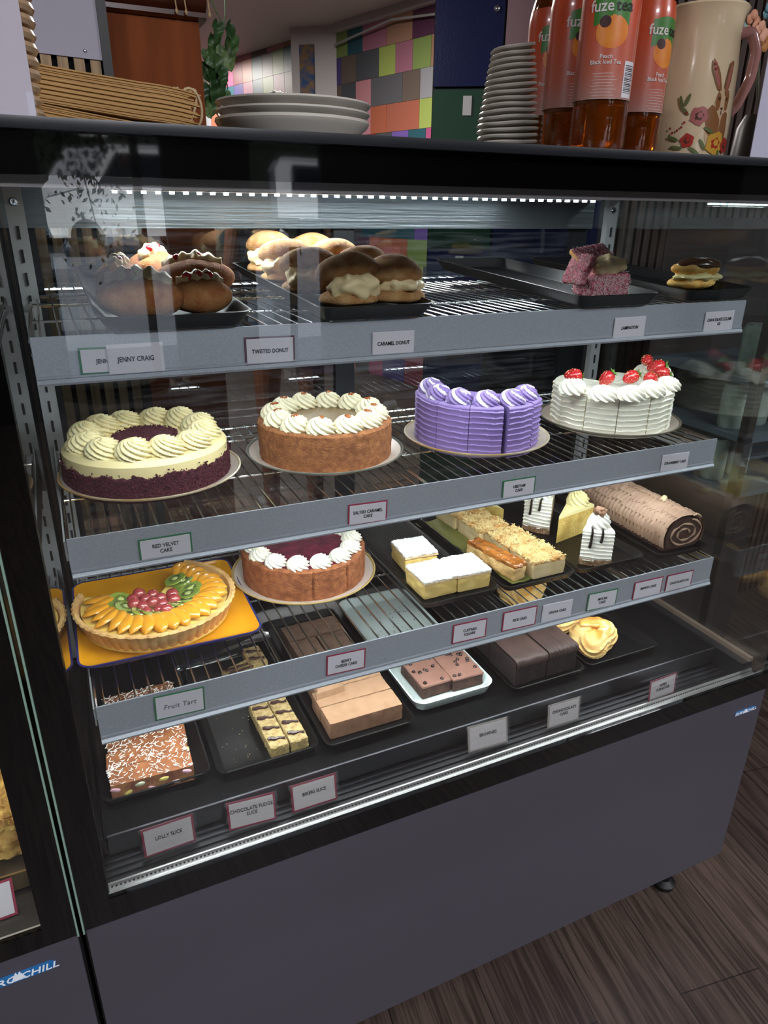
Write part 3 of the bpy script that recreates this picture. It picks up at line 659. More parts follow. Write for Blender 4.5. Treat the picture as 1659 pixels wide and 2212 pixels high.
# ---------------------------------------------------------------- fruit tart on a square plate
def tart():
    zt = ZS[3]; b = B(); w = .256
    b.rings([rrect(w*.8, w*.8, .03, 0, cx=0), rrect(w-.012, w-.012, .022, .004), rrect(w, w, .02, .011), rrect(w, w, .02, .013)], 0, True, False)
    b.rings([rrect(w, w, .02, .013), rrect(w-.006, w-.006, .018, .0128), rrect(w-.009, w-.009, .018, .011), rrect(w-.04, w-.04, .016, .0065), rrect(w-.08, w-.08, .01, .006)], 1, False, True)
    b.m = [0 if i < 28*4+1 else b.m[i] for i in range(len(b.m))]
    pl = b.build('square_plate', [mat('cobalt_rim', '#2b2a63', .2), mat('yellow_glaze', '#d9971a', .22, var='#cf8c12', vs=20)], None, (.0925, .3325, zt), (0, 0, -.015), ang=50)
    tag(pl, 'square yellow plate with cobalt blue rim under the fruit tart', 'plate')
    t = thing('fruit_tart', 'glazed fruit tart in fluted pastry with peach slices, kiwi and red grapes, rear wedge gone', 'tart', (.083, .3235, zt+.007))
    D = math.radians; a0, a1 = D(-205), D(58); R = .1185; H = .031; na = 260
    PAS = mat('shortcrust', '#d9b072', .75, var='#c4945a', vs=45, bump=.5, bs=260)
    A = [a0+(a1-a0)*i/na for i in range(na+1)]
    fl = lambda a: .0022*(abs(math.sin(a*26))**.6)
    b = B(); prof = [(.0, 0), (R-.014, 0), (R-.012, .001), (R-.002, H*.85), (R+.0005, H), (R-.002, H+.002), (R-.007, H+.001), (R-.0085, H-.004), (R-.012, .006), (0, .006)]
    rg = [[((r+(fl(a)-.0011 if 1 < j < 6 else 0)+.0006*noise.noise(Vector((a*30, j, 0))))*math.cos(a) if r else 0, (r+(fl(a)-.0011 if 1 < j < 6 else 0))*math.sin(a) if r else 0, z+(.0012*noise.noise(Vector((a*40, j*3, 1))) if 2 < j < 8 else 0)) for a in A] for j, (r, z) in enumerate(prof)]
    b.rings(rg, 0, False, False, False)
    for k in (0, na): b.add([r[k] for r in rg], [tuple(range(len(rg)))])
    b.build('pastry_shell', PAS, t)
    b = B(); sector(b, R-.010, H-.0062, a0, a1, z0=.001, na=60, nz=2, nr=8, edge=.001, ft=lambda a, r: .0015*noise.noise(Vector((a*5, r*80, 2)))); b.build('custard', mat('custard_glazed', '#e6c46a', .15, coat=.7), t)
    PE = mat('peach_flesh', '#dd9a30', .2, var='#d28a20', vs=30, coat=.5, sss=.1); zt2 = H-.0045
    rnd = random.Random(4); n = 24
    for k in range(n):
        a = a0+D(9)+(a1-a0-D(18))*k/(n-1); rr = .084+rnd.uniform(-.003, .003)
        q = B(); cr = []
        for j in range(21):        # half-moon slice of tinned peach
            sx = -1+2*j/20; x = .0245*sx; w1 = .0205*math.sqrt(max(0, 1-sx*sx))+.0004; w0 = -.004*(1-sx*sx)
            th = .0062*math.sqrt(max(0, 1-sx*sx))+.0004
            cr.append([(x, w0+(w1-w0)*(.5+.5*math.cos(2*PI*i/14)), th*math.sin(2*PI*i/14)*(1 if math.sin(2*PI*i/14) > 0 else .3)) for i in range(14)])
        q.rings(cr); q.build('peach_slice', PE, t, (rr*math.cos(a), rr*math.sin(a), zt2+.0035), (rnd.uniform(.28, .42), rnd.uniform(-.12, .12), a+rnd.uniform(.35, .6)))
    KS, KF, KC = mat('kiwi_flesh', '#75893a', .15, var='#8b9c45', vs=70, coat=1), mat('kiwi_seed_ring', '#2a2c14', .4), mat('kiwi_core', '#c9cf8a', .2, coat=1)
    for k in range(15):
        a = a0+D(20)+(a1-a0-D(34))*k/14; rr = .050+.003*(k % 2)
        q = B().lathe([(.016, 0), (.0172, .0012), (.0165, .0032), (.001, .0034)], 28, fn=lambda r, z, an: (r*(1+.07*math.cos(2*an)), z))
        ks = q.build('kiwi_slice', KS, t, (rr*math.cos(a), rr*math.sin(a), zt2+.004+.001*(k % 3)), (rnd.uniform(-.3, .1), rnd.uniform(-.32, -.1), a))
        q = B().lathe([(.0042, .0034), (.004, .0038), (.001, .0039)], 16, 1)
        for s in range(26):
            an = 2*PI*s/26; q.blob((.0072*math.cos(an)*(1+.25*(s % 2)), .0072*math.sin(an)*(1+.25*(s % 2)), .0036), (.0016, .0006, .0005), 6, 4, 0, X=None)
        q.build('seeds_and_core', [KF, KC], ks)
    GR = mat('red_grape', '#8f2b33', .08, var='#a8514c', vs=45, coat=1)
    for k, (u, v) in enumerate([(287, 1293), (308, 1308), (330, 1283), (346, 1290), (372, 1281), (300, 1280), (350, 1303), (316, 1322), (345, 1315), (376, 1296), (290, 1306), (330, 1302), (360, 1318), (315, 1296)]):
        p = on(u, v, zt+.007+zt2+.009); B().blob((0, 0, 0), (.0098, .0092, .0088), 20, 12).build('grape', GR, t, (p.x-.083, p.y-.3235, zt2+.007+.003*(k > 8)))
tart()
# ================================================================== TOP SHELF: donuts, buns, lamington, eclair
TLT = .052
def zt1(y): return ZS[1]+.0042+TLT*(y-.165)
def tray1(x0, x1, y0, y1, label, rz=0, ribs=False, h=.019):
    yc = (y0+y1)/2
    return tray(x1-x0, y1-y0, h, ((x0+x1)/2, yc, ZS[1]+TLT*(yc-y0)+.0005), label, (math.atan(TLT), 0, rz), ribs=ribs, r=.018, flare=.010)
tray1(.047, .216, .150, .585, 'black tray at the left of the top shelf holding the jam-dotted donuts')
tray1(.298, .458, .150, .595, 'black tray on the top shelf full of sugared cream buns')
tray1(.690, .845, .150, .595, 'black tray on the top shelf holding the pink lamington', ribs=True)
tray1(.905, 1.055, .160, .59, 'black tray at the right end of the top shelf under the chocolate eclair')
SUG = mat('sugared_dough', '#96552c', .8, var='#b07a48', vs=55, bump=.8, bs=450); SUGP = mat('sugared_bun', '#a06c3c', .8, var='#bf9462', vs=60, bump=.9, bs=450)
CRM = mat('piped_custard_cream', '#efd9aa', .45, sss=.2, bump=.15, bs=90); JAM = mat('red_jelly', '#c3141c', .06, coat=1, sss=.1)
def star_ridge(b, pts, r, seed=0):
    P = []; n = len(pts)
    R = []
    for i, p in enumerate(pts):
        t = i/(n-1); rr = r*(.35+.65*math.sin(PI*min(.97, max(.06, t)))**.5)*(1+.25*math.sin(t*PI*9+seed)); ring = []
        for j in range(20):
            a = 2*PI*j/20; q = rr*(1+.3*abs(math.sin(a*2.5+t*6)))
            ring.append((p[0], p[1]+q*math.cos(a), p[2]+q*math.sin(a)*.95))
        R.append(ring)
    return b.rings(R)
def donut(loc, rot, s, label, jam=2, seed=0, dims=(.048, .034, .029)):
    t = thing('filled_donut', label, 'donut', loc, rot, 'donuts on the left tray of the top shelf')
    b = B(); nu, nv = 44, 30; a_, b_, c_ = [d*s for d in dims]
    def fn(d):
        k = math.exp(-(d.y/.10)**2)*max(0, d.z)**1.0*(1 if abs(d.x) < .95 else .4)
        return Vector((d.x, d.y+(.10 if d.y > 0 else -.10)*k*1.2, d.z*(1-.45*k)))
    b.blob((0, 0, c_*.92), (a_, b_, c_), nu, nv, amp=.003, sc=30, seed=seed, fn=fn)
    b.build('dough', SUG, t, ang=80)
    q = B(); star_ridge(q, [(-a_*.74+1.48*a_*i/30, 0, c_*1.58+.30*c_*math.cos((i/30-.5)*2.6)) for i in range(31)], .0092*s, seed); q.build('cream', CRM, t, ang=60)
    for k in range(jam):
        x = (-.5+1.0*(k+.3)/max(1, jam))*a_; B().blob((0, 0, 0), (.0058, .0052, .005), 16, 10).build('jelly_dot', JAM, t, (x, -.0035, c_*2.12-.008*abs(x/a_)))
    return t
donut((.103, .235, zt1(.235)+.002), (.25, .04, -.25), .96, 'big flat-lying donut at the front left with cream and one red dot above it', 1, 1, (.052, .036, .026))
donut((.174, .238, zt1(.238)+.001), (.12, .0, -.10), .80, 'short round donut at the front right with star cream and three red dots', 3, 2, (.047, .036, .028))
donut((.090, .36, zt1(.36)), (.1, 0, 1.25), .88, 'donut at the back left of the tray with two red jelly dots on cream', 2, 3)
donut((.190, .355, zt1(.355)), (-.1, -.05, -.25), 1.0, 'long curved donut behind the front right one, cream along its top', 2, 4, (.054, .036, .026))
donut((.150, .475, zt1(.475)), (.1, 0, .9), .9, 'rearmost donut with a tall cream rosette and two red dots', 2, 5)
def bun(loc, rz, op, label, seed=0, s=1.0):
    t = thing('cream_bun', label, 'cream bun', loc, rz, 'sugared cream buns on the second tray of the top shelf')
    f = lambda d: Vector((d.x, d.y, d.z*(.55 if d.z < 0 else 1)))
    B().blob((0, 0, .0135*s), (.041*s, .037*s, .0145*s), 36, 18, amp=.0035, sc=35, seed=seed, fn=f).build('bun_base', SUGP, t, ang=80)
    m = T((0, .006*s, (.040+.004*op)*s), (-.32*op, 0, 0))
    B().blob((0, 0, 0), (.042*s, .038*s, .026*s), 36, 20, amp=.004, sc=28, seed=seed+3, fn=f, X=m).build('bun_top', SUGP, t, ang=80)
    B().blob((0, -.010*s, .030*s), (.034*s, .026*s, (.012+.006*op)*s), 40, 20, amp=.009, sc=85, seed=seed).build('cream', CRM, t, ang=50)
    return t
BUNS = [(.362, .215, .15, 1.25, 'front left cream bun with a wide open mouth of yellow cream'), (.432, .222, .25, .15, 'front right bun, closed, with a thin line of cream'),
        (.343, .315, -.3, .9, 'second bun along the left edge of the bun tray, cream showing to the left'), (.425, .315, .3, .5, 'second bun along the right edge, mostly behind the closed front right bun'),
        (.341, .42, -.5, .8, 'third bun along the left edge of the bun tray'), (.419, .42, .1, .6, 'third bun along the right edge, only its sugared dome visible'),
        (.347, .525, -.7, .9, 'rearmost left bun with pale cream at its waist'), (.424, .53, .2, .6, 'rearmost right bun, only the top of its dome visible')]
for i, (x, y, rz, op, lb) in enumerate(BUNS): bun((x, y, zt1(y)), rz, op, lb, i*2.3)
def shreds(b, fn, n, L=.004, w=.0004, m=0, rnd=random):
    for _ in range(n):
        p, nn = fn(); p = Vector(p); nn = Vector(nn); d = Vector((rnd.uniform(-1, 1), rnd.uniform(-1, 1), rnd.uniform(-1, 1))); d = (d-nn*d.dot(nn)*rnd.uniform(.7, 1)).normalized()*L*rnd.uniform(.4, 1)
        s = nn.cross(d).normalized()*w; u = nn*w*1.4; q = p+nn*w
        b.add([q-d/2-s, q-d/2+s, q+d/2+s, q+d/2-s, q-d/2+u, q+d/2+u], [(0,3,2,1),(0,4,5,3),(1,2,5,4),(0,1,4),(3,5,2)], m)
    return b
def lamington():
    t = thing('lamington', 'pink coconut-covered lamington split open with cream, alone on its tray', 'lamington', (.788, .235, zt1(.235)), -.12)
    PK = mat('pink_coconut', '#b8405c', .85, var='#e3a7b0', vs=240, bump=1, bs=500); SP = mat('yellow_sponge', '#e0a867', .8, bump=.4, bs=300); SH_ = mat('coconut_shred', '#e6cfd0', .6); rnd = random.Random(9)
    lo = B().rblock((.006, 0, .0185), (.068, .055, .036), .005, (14, 12, 8), amp=.0016, sc=120, fn=lambda p: Vector((p.x, p.y, p.z-.010*max(0, (-p.x-.005)/.03)*(p.z > 0)))).build('sponge_base', PK, t)
    X = T((-.004, .016, .058), (.55, -.16, 0)); X2 = T((-.033, .006, .040), (0, -1.15, .1))
    up = B().rblock((0, 0, 0), (.060, .046, .010), .004, (14, 12, 5), amp=.0012, sc=120, m=1, mtop=0, X=X)
    up.rblock((0, 0, 0), (.048, .050, .010), .004, (14, 12, 5), amp=.0012, sc=120, m=0, mtop=0, X=X2); up.build('sponge_top', [PK, SP], t)
    B().blob((.008, -.010, .046), (.031, .022, .014), 44, 24, amp=.007, sc=80).build('cream', CRM, t)
    def face():
        r = rnd.random()
        if r < .5: return (rnd.uniform(-.026, .039), -.0285, rnd.uniform(.002, .033)), (0, -1, 0)
        if r < .7: return (rnd.uniform(-.026, .039), rnd.uniform(-.027, .0), .0372), (0, 0, 1)
        if r < .85: return (-.029, rnd.uniform(-.026, .026), rnd.uniform(.003, .03)), (-1, 0, 0)
        v = X @ Vector((rnd.uniform(-.029, .029), rnd.uniform(-.022, .022), .0055)); n = X.to_3x3() @ Vector((0, 0, 1)); return v, n
    b = B(); shreds(b, face, 900, .0042, .00035, 0, rnd)
    for _ in range(260):
        v = X2 @ Vector((rnd.uniform(-.024, .024), rnd.uniform(-.024, .024), .0055)); n = X2.to_3x3() @ Vector((0, 0, 1)); shreds(b, lambda: (v, n), 1, .0042, .00035, 0, rnd)
    stuff(b.build('coconut', SH_, t, flat=True))
    b = B(); shreds(b, lambda: ((rnd.gauss(-.045, .02), rnd.gauss(.08, .04), .0008), (0, 0, 1)), 160, .004, .0004, 0, rnd)
    stuff(b.build('fallen_coconut', SH_, t, flat=True))
lamington()
def eclair():
    t = thing('chocolate_eclair', 'chocolate-topped eclair filled with pale cream at the right end of the top shelf', 'eclair', (1.022, .262, zt1(.262)), -.04)
    CH = mat('choux_golden', '#cf9440', .6, var='#e3b96a', vs=50, bump=.5, bs=150); b = B()
    b.blob((0, 0, .010), (.053, .024, .011), 40, 16, amp=.004, sc=60).build('choux_base', CH, t)
    B().blob((0, -.002, .020), (.050, .024, .008), 40, 16, amp=.007, sc=110, seed=4).build('cream', mat('eclair_cream', '#e3d79c', .45, sss=.2), t)
    B().blob((.001, .002, .033), (.049, .0235, .015), 40, 20, amp=.004, sc=45, seed=2).build('choux_top', CH, t)
    B().blob((.004, .002, .0385), (.046, .0235, .0125), 40, 20, amp=.003, sc=60, seed=6, fn=lambda d: Vector((d.x, d.y, max(d.z, -.25)))).build('chocolate_icing', mat('chocolate_icing', '#4f3322', .25, coat=.5, bump=.2, bs=60), t)
eclair()
# ================================================================== LOWEST SHELF
def tray3(x0, x1, y0, y1, label, z=ZS[3], rz=0, h=.013, ribs=False, **k):
    return tray(x1-x0, y1-y0, h, ((x0+x1)/2, (y0+y1)/2, z+.0003), label, (0, 0, rz), r=.014, flare=.005, ribs=ribs, **k)
F3 = ZS[3]+.0036
tray3(.466, .612, .172, .53, 'black ridged tray on the lowest shelf under the custard squares', ribs=True)
tray3(.618, .764, .166, .53, 'black tray on the lowest shelf under the cassava cake and banana leaf')
tray3(.772, .920, .168, .53, 'black tray on the lowest shelf under the mocha and mango cake slices')
tray3(.946, 1.064, .155, .50, 'black tray on the lowest shelf under the chocolate log', rz=-.02)
CUS = mat('custard_yellow', '#dcc078', .5, var='#d2b268', vs=40, sss=.2, bump=.3, bs=80); SNOW = mat('powdered_icing', '#f2f1ec', .8, bump=.9, bs=260)
def custard(x, y, rz, label, z=F3, seed=0):
    t = thing('custard_square', label, 'custard square', (x, y, z), rz, 'custard squares on the lowest shelf')
    B().rblock((0, 0, .013), (.062, .066, .026), .003, (12, 12, 6), amp=.0022, sc=90, seed=seed).build('custard', CUS, t)
    B().rblock((0, 0, .0275), (.063, .067, .005), .0015, (14, 14, 3), amp=.0018, sc=140, seed=seed+1).build('pastry_lid', mat('pastry_lid', '#d9b98a', .8, bump=.6, bs=250), t)
    B().rblock((0, 0, .0315), (.0635, .0675, .006), .0028, (30, 30, 3), amp=.0016, sc=260, seed=seed+2).build('icing_sugar', SNOW, t)
custard(.512, .232, .02, 'front left custard square under thick icing sugar')
custard(.5755, .230, -.03, 'front right custard square, touching the tray edge, thick icing sugar', seed=3)
custard(.527, .325, -.06, 'custard square standing alone behind the front pair', seed=6)
CAS = mat('cassava_body', '#d9c398', .6, var='#cfb585', vs=30, sss=.15, bump=.3, bs=120); CAT = mat('grated_top', '#d9c088', .7, var='#b9813c', vs=34, bump=1, bs=180)
def cassava(x, y, rz, label, d=.075, seed=0, w=.068):
    t = thing('cassava_cake', label, 'cassava cake', (x, y, F3), rz, 'cassava cake pieces on the lowest shelf'); rnd = random.Random(seed)
    B().rblock((0, 0, .0145), (w, d, .029), .003, (14, 14, 6), amp=.0015, sc=80, seed=seed).build('base', CAS, t)
    B().rblock((0, 0, .030), (w+.001, d+.001, .007), .003, (40, 44, 3), amp=.0045, sc=170, seed=seed+1).build('grated_topping', CAT, t)
    b = B(); shreds(b, lambda: ((rnd.uniform(-w/2, w/2), rnd.uniform(-d/2, d/2), .0345), (rnd.uniform(-.6, .6), rnd.uniform(-.6, .6), 1)), 170, .007, .0006, 0, rnd); stuff(b.build('cheese_shreds', [mat('cheese_shred', '#e0c88c', .6)], t, flat=True))
cassava(.718, .222, .02, 'nearest cassava cake piece, pale with a browned grated top', .072, 1)
cassava(.712, .297, .03, 'middle cassava cake piece in the row running to the back', .072, 2)
cassava(.700, .373, .05, 'third cassava cake piece, pale side and browned grated top', .074, 3)
cassava(.694, .452, .05, 'rearmost cassava cake piece, partly under the middle shelf rail', .074, 4)
def rice_cake():
    t = thing('rice_cake', 'brown glazed sticky rice cake leaning on the banana leaf beside the cassava cake', 'rice cake', (.651, .252, F3+.002), .18)
    B().rblock((0, 0, .013), (.030, .125, .027), .006, (10, 30, 8), amp=.003, sc=60).build('rice_body', mat('sticky_rice', '#cfa467', .5, var='#d9b57c', vs=60, bump=.6, bs=260), t)
    B().rblock((0, 0, .0275), (.031, .124, .009), .004, (14, 40, 4), amp=.0035, sc=90, seed=3).build('caramel_glaze', mat('caramel_top', '#a8682c', .15, var='#8f5220', vs=40, coat=.8, bump=.6, bs=160), t)
rice_cake()
def leaf():
    b = B(); n = 26; R = []
    for i in range(n+1):
        y = -.15+.29*i/n; w = .030+.004*math.sin(i*.8)
        R.append([((-w+2*w*j/8)+.004*math.sin(i*.5), y, .001+.0035*abs(j-4)/4+.0015*noise.noise(Vector((i*.4, j*.8, 0)))) for j in range(9)])
    b.rings(R, 0, False, False, False)
    R2 = [[(p[0], p[1], p[2]-.0006) for p in r] for r in R]; b.rings(R2, 0, False, False, False)
    o = b.build('banana_leaf', mat('banana_leaf', '#716f36', .5, var='#565a28', vs=14, bump=.4, bs=90, stretch=(1, .2, 1)), None, (.652, .335, F3), (0, 0, .12)); return tag(o, 'strip of olive green banana leaf under the rice cake', 'leaf')
leaf()
WSL = mat('slice_whipped_cream', '#efece2', .45, sss=.2); NUT = mat('nut_base', '#6b4a32', .8, var='#a08060', vs=110, bump=1, bs=260); SPM = mat('mocha_sponge', '#d8c7a8', .85, var='#c3ad86', vs=60, bump=.8, bs=300); CHS = mat('chocolate_sauce', '#20130e', .15, coat=.6)
def mocha(x, y, rz, label, seed=0, walnut=True):
    t = thing('mocha_cake_slice', label, 'cake slice', (x, y, F3), rz, 'mocha cake slices on the lowest shelf'); D = math.radians; R, H = .105, .058
    Y = T((0, 0, 0), (0, 0, 0))
    b = B(); b.X = T((0, R, 0)); sector(b, R, H, D(-90-15), D(-90+15), z0=.010, na=14, nz=70, fo=ribbed(H, 8, .0035, 0, seed), edge=.003, ft=lambda a, r: .0012*noise.noise(Vector((r*90, a*8, seed))), m=(0, 0, 1)); b.build('cream_and_sponge', [WSL, SPM], t)
    b = B(); b.X = T((0, R, 0)); sector(b, R+.001, .013, D(-90-15.5), D(-90+15.5), z0=0, na=30, nz=6, fo=lambda a, z: .003*noise.noise(Vector((a*60, z*200, seed))), edge=.002); b.build('nut_base', NUT, t)
    rosette(t, (0, .024, .0665), .0205, .026, WSL, 'mo', .4, ridges=9, twist=1.3, seed=1)
    for k, (dx, L) in enumerate(((-.012, .030), (.006, .018))):
        b = B(); b.tube([(dx, .010, .0705), (dx, .001, .0705), (dx+.0005, -.0035, .066), (dx, -.0035, .066-L*.6), (dx-.001, -.003, .066-L)], lambda s: .0018+.0010*s, 8); b.build('chocolate_drip', CHS, t)
    if walnut:
        b = B(); b.blob((0, 0, 0), (.0115, .0095, .0075), 30, 18, amp=.006, sc=170, seed=seed); b.build('walnut', mat('walnut', '#8f6a50', .6, var='#6b4836', vs=120), t, (0, .02, .098))
mocha(.8185, .186, -.63, 'front mocha cake slice with combed white side, chocolate drips and a walnut')
mocha(.806, .348, -.98, 'mocha cake slice at the back, turned left, two chocolate drips on its side', 5, True)
def mango(x, y, rz, label, half=False):
    t = thing('mango_cake_slice', label, 'cake slice', (x, y, F3), rz, 'mango cake slices on the lowest shelf'); D = math.radians; R, H = .105, .050 if not half else .03
    SY = mat('mango_sponge', '#dcbf6c', .85, var='#cba754', vs=70, bump=1, bs=300); CY = mat('mango_cream', '#ece0a6', .45, sss=.2)
    b = B(); sector(b, R, H, D(90-14), D(90+14), na=14, nz=30, edge=.003, ft=lambda a, r: .0008*noise.noise(Vector((r*90, a*8, 0))), m=(1, 1, 0)); b.build('sponge', [SY, CY], t)
    if not half:
        b = B(); sector(b, R+.0004, .007, D(90-14.3), D(90+14.3), z0=H-.001, na=14, nz=3, edge=.002); b.build('cream_top', CY, t)
        rosette(t, (0, .082, H+.005), .0215, .026, CY, 'mg', .4, ridges=9, twist=1.3, seed=2)
mango(.813, .290, -1.1, 'yellow mango cake slice with its point to the front and a yellow rosette')
mango(.772, .410, .25, 'rear yellow sponge slice, only its low end showing under the rail', True)
def choc_log():
    t = thing('chocolate_log', 'rolled chocolate log with combed milk-chocolate cream and a swirl at its cut end', 'swiss roll', (1.0185, .178, F3), -.02)
    L, Wd, H = .285, .098, .068; FR = mat('milk_chocolate_cream', '#b09078', .6, var='#a3816c', vs=30, sss=.1, bump=.2, bs=120); SPc = mat('chocolate_sponge', '#4a3028', .9, var='#38231c', vs=90, bump=1, bs=260)
    def prof(s, ins=0):
        P = []
        for i in range(33):
            a = math.radians(-20+220*i/32); P.append(((Wd/2-ins)*math.cos(a)*(1 if math.sin(a) > 0 else .98), (H-ins)*.42+(H*.58-ins*.5)*math.sin(a) if math.sin(a) > 0 else (H-ins)*.42+H*.9*math.sin(a)))
        return P
    b = B(); R = []; n = 260
    for i in range(n+1):
        y = L*i/n; ring = []
        for j, (px, pz) in enumerate(prof(0)):
            sec = math.floor((j+1.2*noise.noise(Vector((y*25, 0, 3))))/4.2); q = (y*100+.35*math.sin(sec*2.1)+.3*noise.noise(Vector((sec*1.3, y*30, 0)))); f = q-math.floor(q)
            d = 1+.085*(f**1.6)-.02*((j/4.2-sec) < .12)
            ring.append((px*d, y, max(.001, pz*d+.0015*noise.noise(Vector((px*60, y*60, 1))))))
        R.append(ring)
    b.rings(R, 0, False, False, False); b.build('cream_coat', FR, t, ang=35)
    b = B(); P = prof(0, .006); b.rings([[(x, .001, max(.0005, z)) for x, z in P], [(x, L-.001, max(.0005, z)) for x, z in P]], 0); b.build('sponge_roll', SPc, t)
    b = B(); b.rblock((0, L/2, .006), (Wd*.95, L-.004, .012), .003, (10, 30, 3), amp=.002, sc=80); b.build('chocolate_underside', SPc, t)
    b = B(); pts = []
    for i in range(90):
        th = i/89*4.4*PI; r = .008+.026*i/89; pts.append((r*1.25*math.cos(th)+.002*noise.noise(Vector((i*.3, 0, 0))), -.0003, .032+r*.82*math.sin(th)+.002*noise.noise(Vector((0, i*.3, 0)))))
    b.tube(pts, lambda s: .0017+.0008*math.sin(s*60), 8); b.build('cream_swirl', FR, t)
    b = B(); b.tube([(-.010, 0, 0), (-.007, 0, 0), (.006, 0, .001), (.010, 0, .001)], lambda s: .0065*math.sin(PI*min(.95, max(.12, s)))**.5*(1+.12*math.sin(s*34)), 16)
    b.build('cream_dab', CRM, t, (.012, .075, .0705), (0, 0, .5))
choc_log()
# ================================================================== BOTTOM DECK
ZD = DECK+.0002; FD = ZD+.0036
tray3(-.035, .112, .142, .50, 'black tray at the left end of the deck holding the lolly slice', ZD)
tray3(.122, .274, .130, .50, 'black tray on the deck holding the oat slices, mostly empty', ZD)
tray3(.284, .434, .122, .50, 'black tray on the deck holding the pale brown fudge slices', ZD)
tray(.152, .365, .020, (.523, .326, ZD), 'white enamel dish with raised rim holding the brownies', m=mat('white_melamine', '#c3cfcb', .22), r=.022, flare=.006, th=.0045, lip=.0012)
tray3(.622, .776, .124, .50, 'black tray on the deck holding the dark chocolate cake', ZD)
tray3(.786, .952, .128, .50, 'black tray on the deck holding the apple turnovers', ZD)
def specks(name, label, x0, x1, y0, y1, z, n, s, m, seed):
    rnd = random.Random(seed); b = B(); crumbs(b, [(rnd.uniform(x0, x1), rnd.uniform(y0, y1), z+s*.5) for _ in range(n)], s, 0, rnd); o = b.build(name, m, None, flat=True); o['kind'] = 'stuff'; return tag(o, label, 'crumbs')
LOL = mat('lolly_slice_base', '#a3673f', .6, var='#8a5232', vs=35, bump=.4, bs=150); LCR = mat('lolly_biscuit', '#7f4a3a', .8, var='#a8754c', vs=60, bump=.6, bs=200)
def lolly(x, y, rz, w, d, label, rows, seed, z=FD, h=.027):
    t = thing('lolly_slice', label, 'slice', (x, y, z), rz, 'lolly slices in the left deck tray'); rnd = random.Random(seed)
    dd = d/rows
    for k in range(rows):
        B().rblock((.0015*(-1)**k, -d/2+dd*(k+.5), h/2), (w, dd-.0006, h), .0015, (16, 6, 5), amp=.001, sc=90, seed=seed+k, m=1, mtop=0).build('bar', [LOL, LCR], t)
    b = B(); shreds(b, lambda: ((rnd.uniform(-w/2, w/2), rnd.uniform(-d/2, d/2), h+.0004), (0, 0, 1)), int(3000*w*d/.0112*.12)+50, .0075, .00055, 0, rnd); stuff(b.build('coconut_shreds', mat('white_shred', '#efe9df', .6), t, flat=True))
    cols = ['#d9a8b4', '#d6c46c', '#c3c9a8', '#d9a8b4', '#d6c46c', '#cdb0a8']
    for k in range(7):
        f = (k+.5)/7; B().blob((0, 0, 0), (.0055+.002*rnd.random(), .0022, .0035), 14, 8, amp=.001, sc=200, seed=k).build('lolly', mat('lolly_'+cols[k % 6][1:], cols[k % 6], .45), t, (-w/2+w*f, -d/2+.0004, h*(.28 if k % 2 else .66)+rnd.uniform(-.002, .002)), (0, rnd.uniform(-.5, .5), 0))
    for k in range(3): B().blob((0, 0, 0), (.002, .005, .0035), 12, 8).build('lolly', mat('lolly_d6c46c', '#d6c46c'), t, (w/2+.0002, -d/2+d*(k+.5)/3, h*.5))
lolly(.034, .199, -.04, .112, .106, 'large lolly slice block at the front left of the deck, coated in white coconut shreds', 3, 1)
lolly(.038, .342, .02, .110, .030, 'narrow lolly slice bar at the back of its tray, seen through the wires', 1, 5, h=.026)
OAT = mat('oat_slice', '#b39c6c', .9, var='#8a7145', vs=120, bump=1, bs=320); OATS = mat('oat_side', '#8f7c50', .9, var='#b39a62', vs=140, bump=1, bs=320)
def oat(x, y, rz, w, d, label, nz, seed, zz=FD, h=.020):
    t = thing('oat_slice', label, 'slice', (x, y, zz), rz, 'oat slices with chocolate zigzag'); rnd = random.Random(seed)
    B().rblock((0, 0, h/2), (w, d, h), .002, (16, 40, 8), amp=.0016, sc=300, seed=seed, m=1, mtop=0).build('oat_bar', [OAT, OATS], t)
    for k in range(nz):
        yy = -d/2+d*(k+.75)/(nz+.4); p = [(-w*.42+w*.84*i/8, yy-.006*i/8+.0012*math.sin(i*1.4+k), h+.0012) for i in range(9)]
        B().tube(p, lambda s: .0026+.0009*math.sin(s*6), 8).build('chocolate_line', mat('drizzle_chocolate', '#3a2622', .25, coat=.4), t)
oat(.2135, .198, .035, .029, .115, 'left bar of the front pair of oat slices striped with chocolate', 4, 1)
oat(.2445, .2, .035, .029, .118, 'right bar of the front pair of oat slices striped with chocolate', 4, 2)
oat(.206, .355, .35, .052, .030, 'low oat slice piece at the back of its tray', 2, 3)
oat(.243, .385, .05, .030, .055, 'upright oat slice piece at the back beside the tongs', 2, 4)
specks('crumb_scatter', 'pale oat crumbs scattered over the empty black tray', .132, .195, .15, .36, FD-.0004, 40, .0011, OAT, 3)
FUD = mat('fudge_top', '#9d7a5e', .9, var='#927054', vs=50, bump=.35, bs=500); FUS = mat('fudge_side', '#8f6a50', .9, var='#7d5a44', vs=60, bump=.6, bs=400); FUB = mat('dark_fudge_top', '#7f6352', .9, var='#6b5142', vs=50, bump=.8, bs=350)
def fudge(x, y, w, d, label, seed, h=.030, top=FUD, rz=0, z=FD, name='fudge_slice'):
    o = B().rblock((0, 0, h/2), (w, d, h), .0018, (18, 10, 6), amp=.001, sc=120, seed=seed, m=1, mtop=0).build(name, [top, FUS if top is FUD else mat('dark_fudge_side', '#5a4234', .9)], None, (x, y, z), (0, 0, rz)); return tag(o, label, 'slice', 'fudge slices in the third deck tray')
fudge(.3585, .1655, .124, .044, 'front row of the pale fudge slice block, its dark side facing out', 1)
fudge(.358, .2085, .125, .040, 'second row of the pale fudge slice block', 2)
fudge(.362, .2515, .120, .044, 'third row of the pale fudge slice block, under the rail', 3)
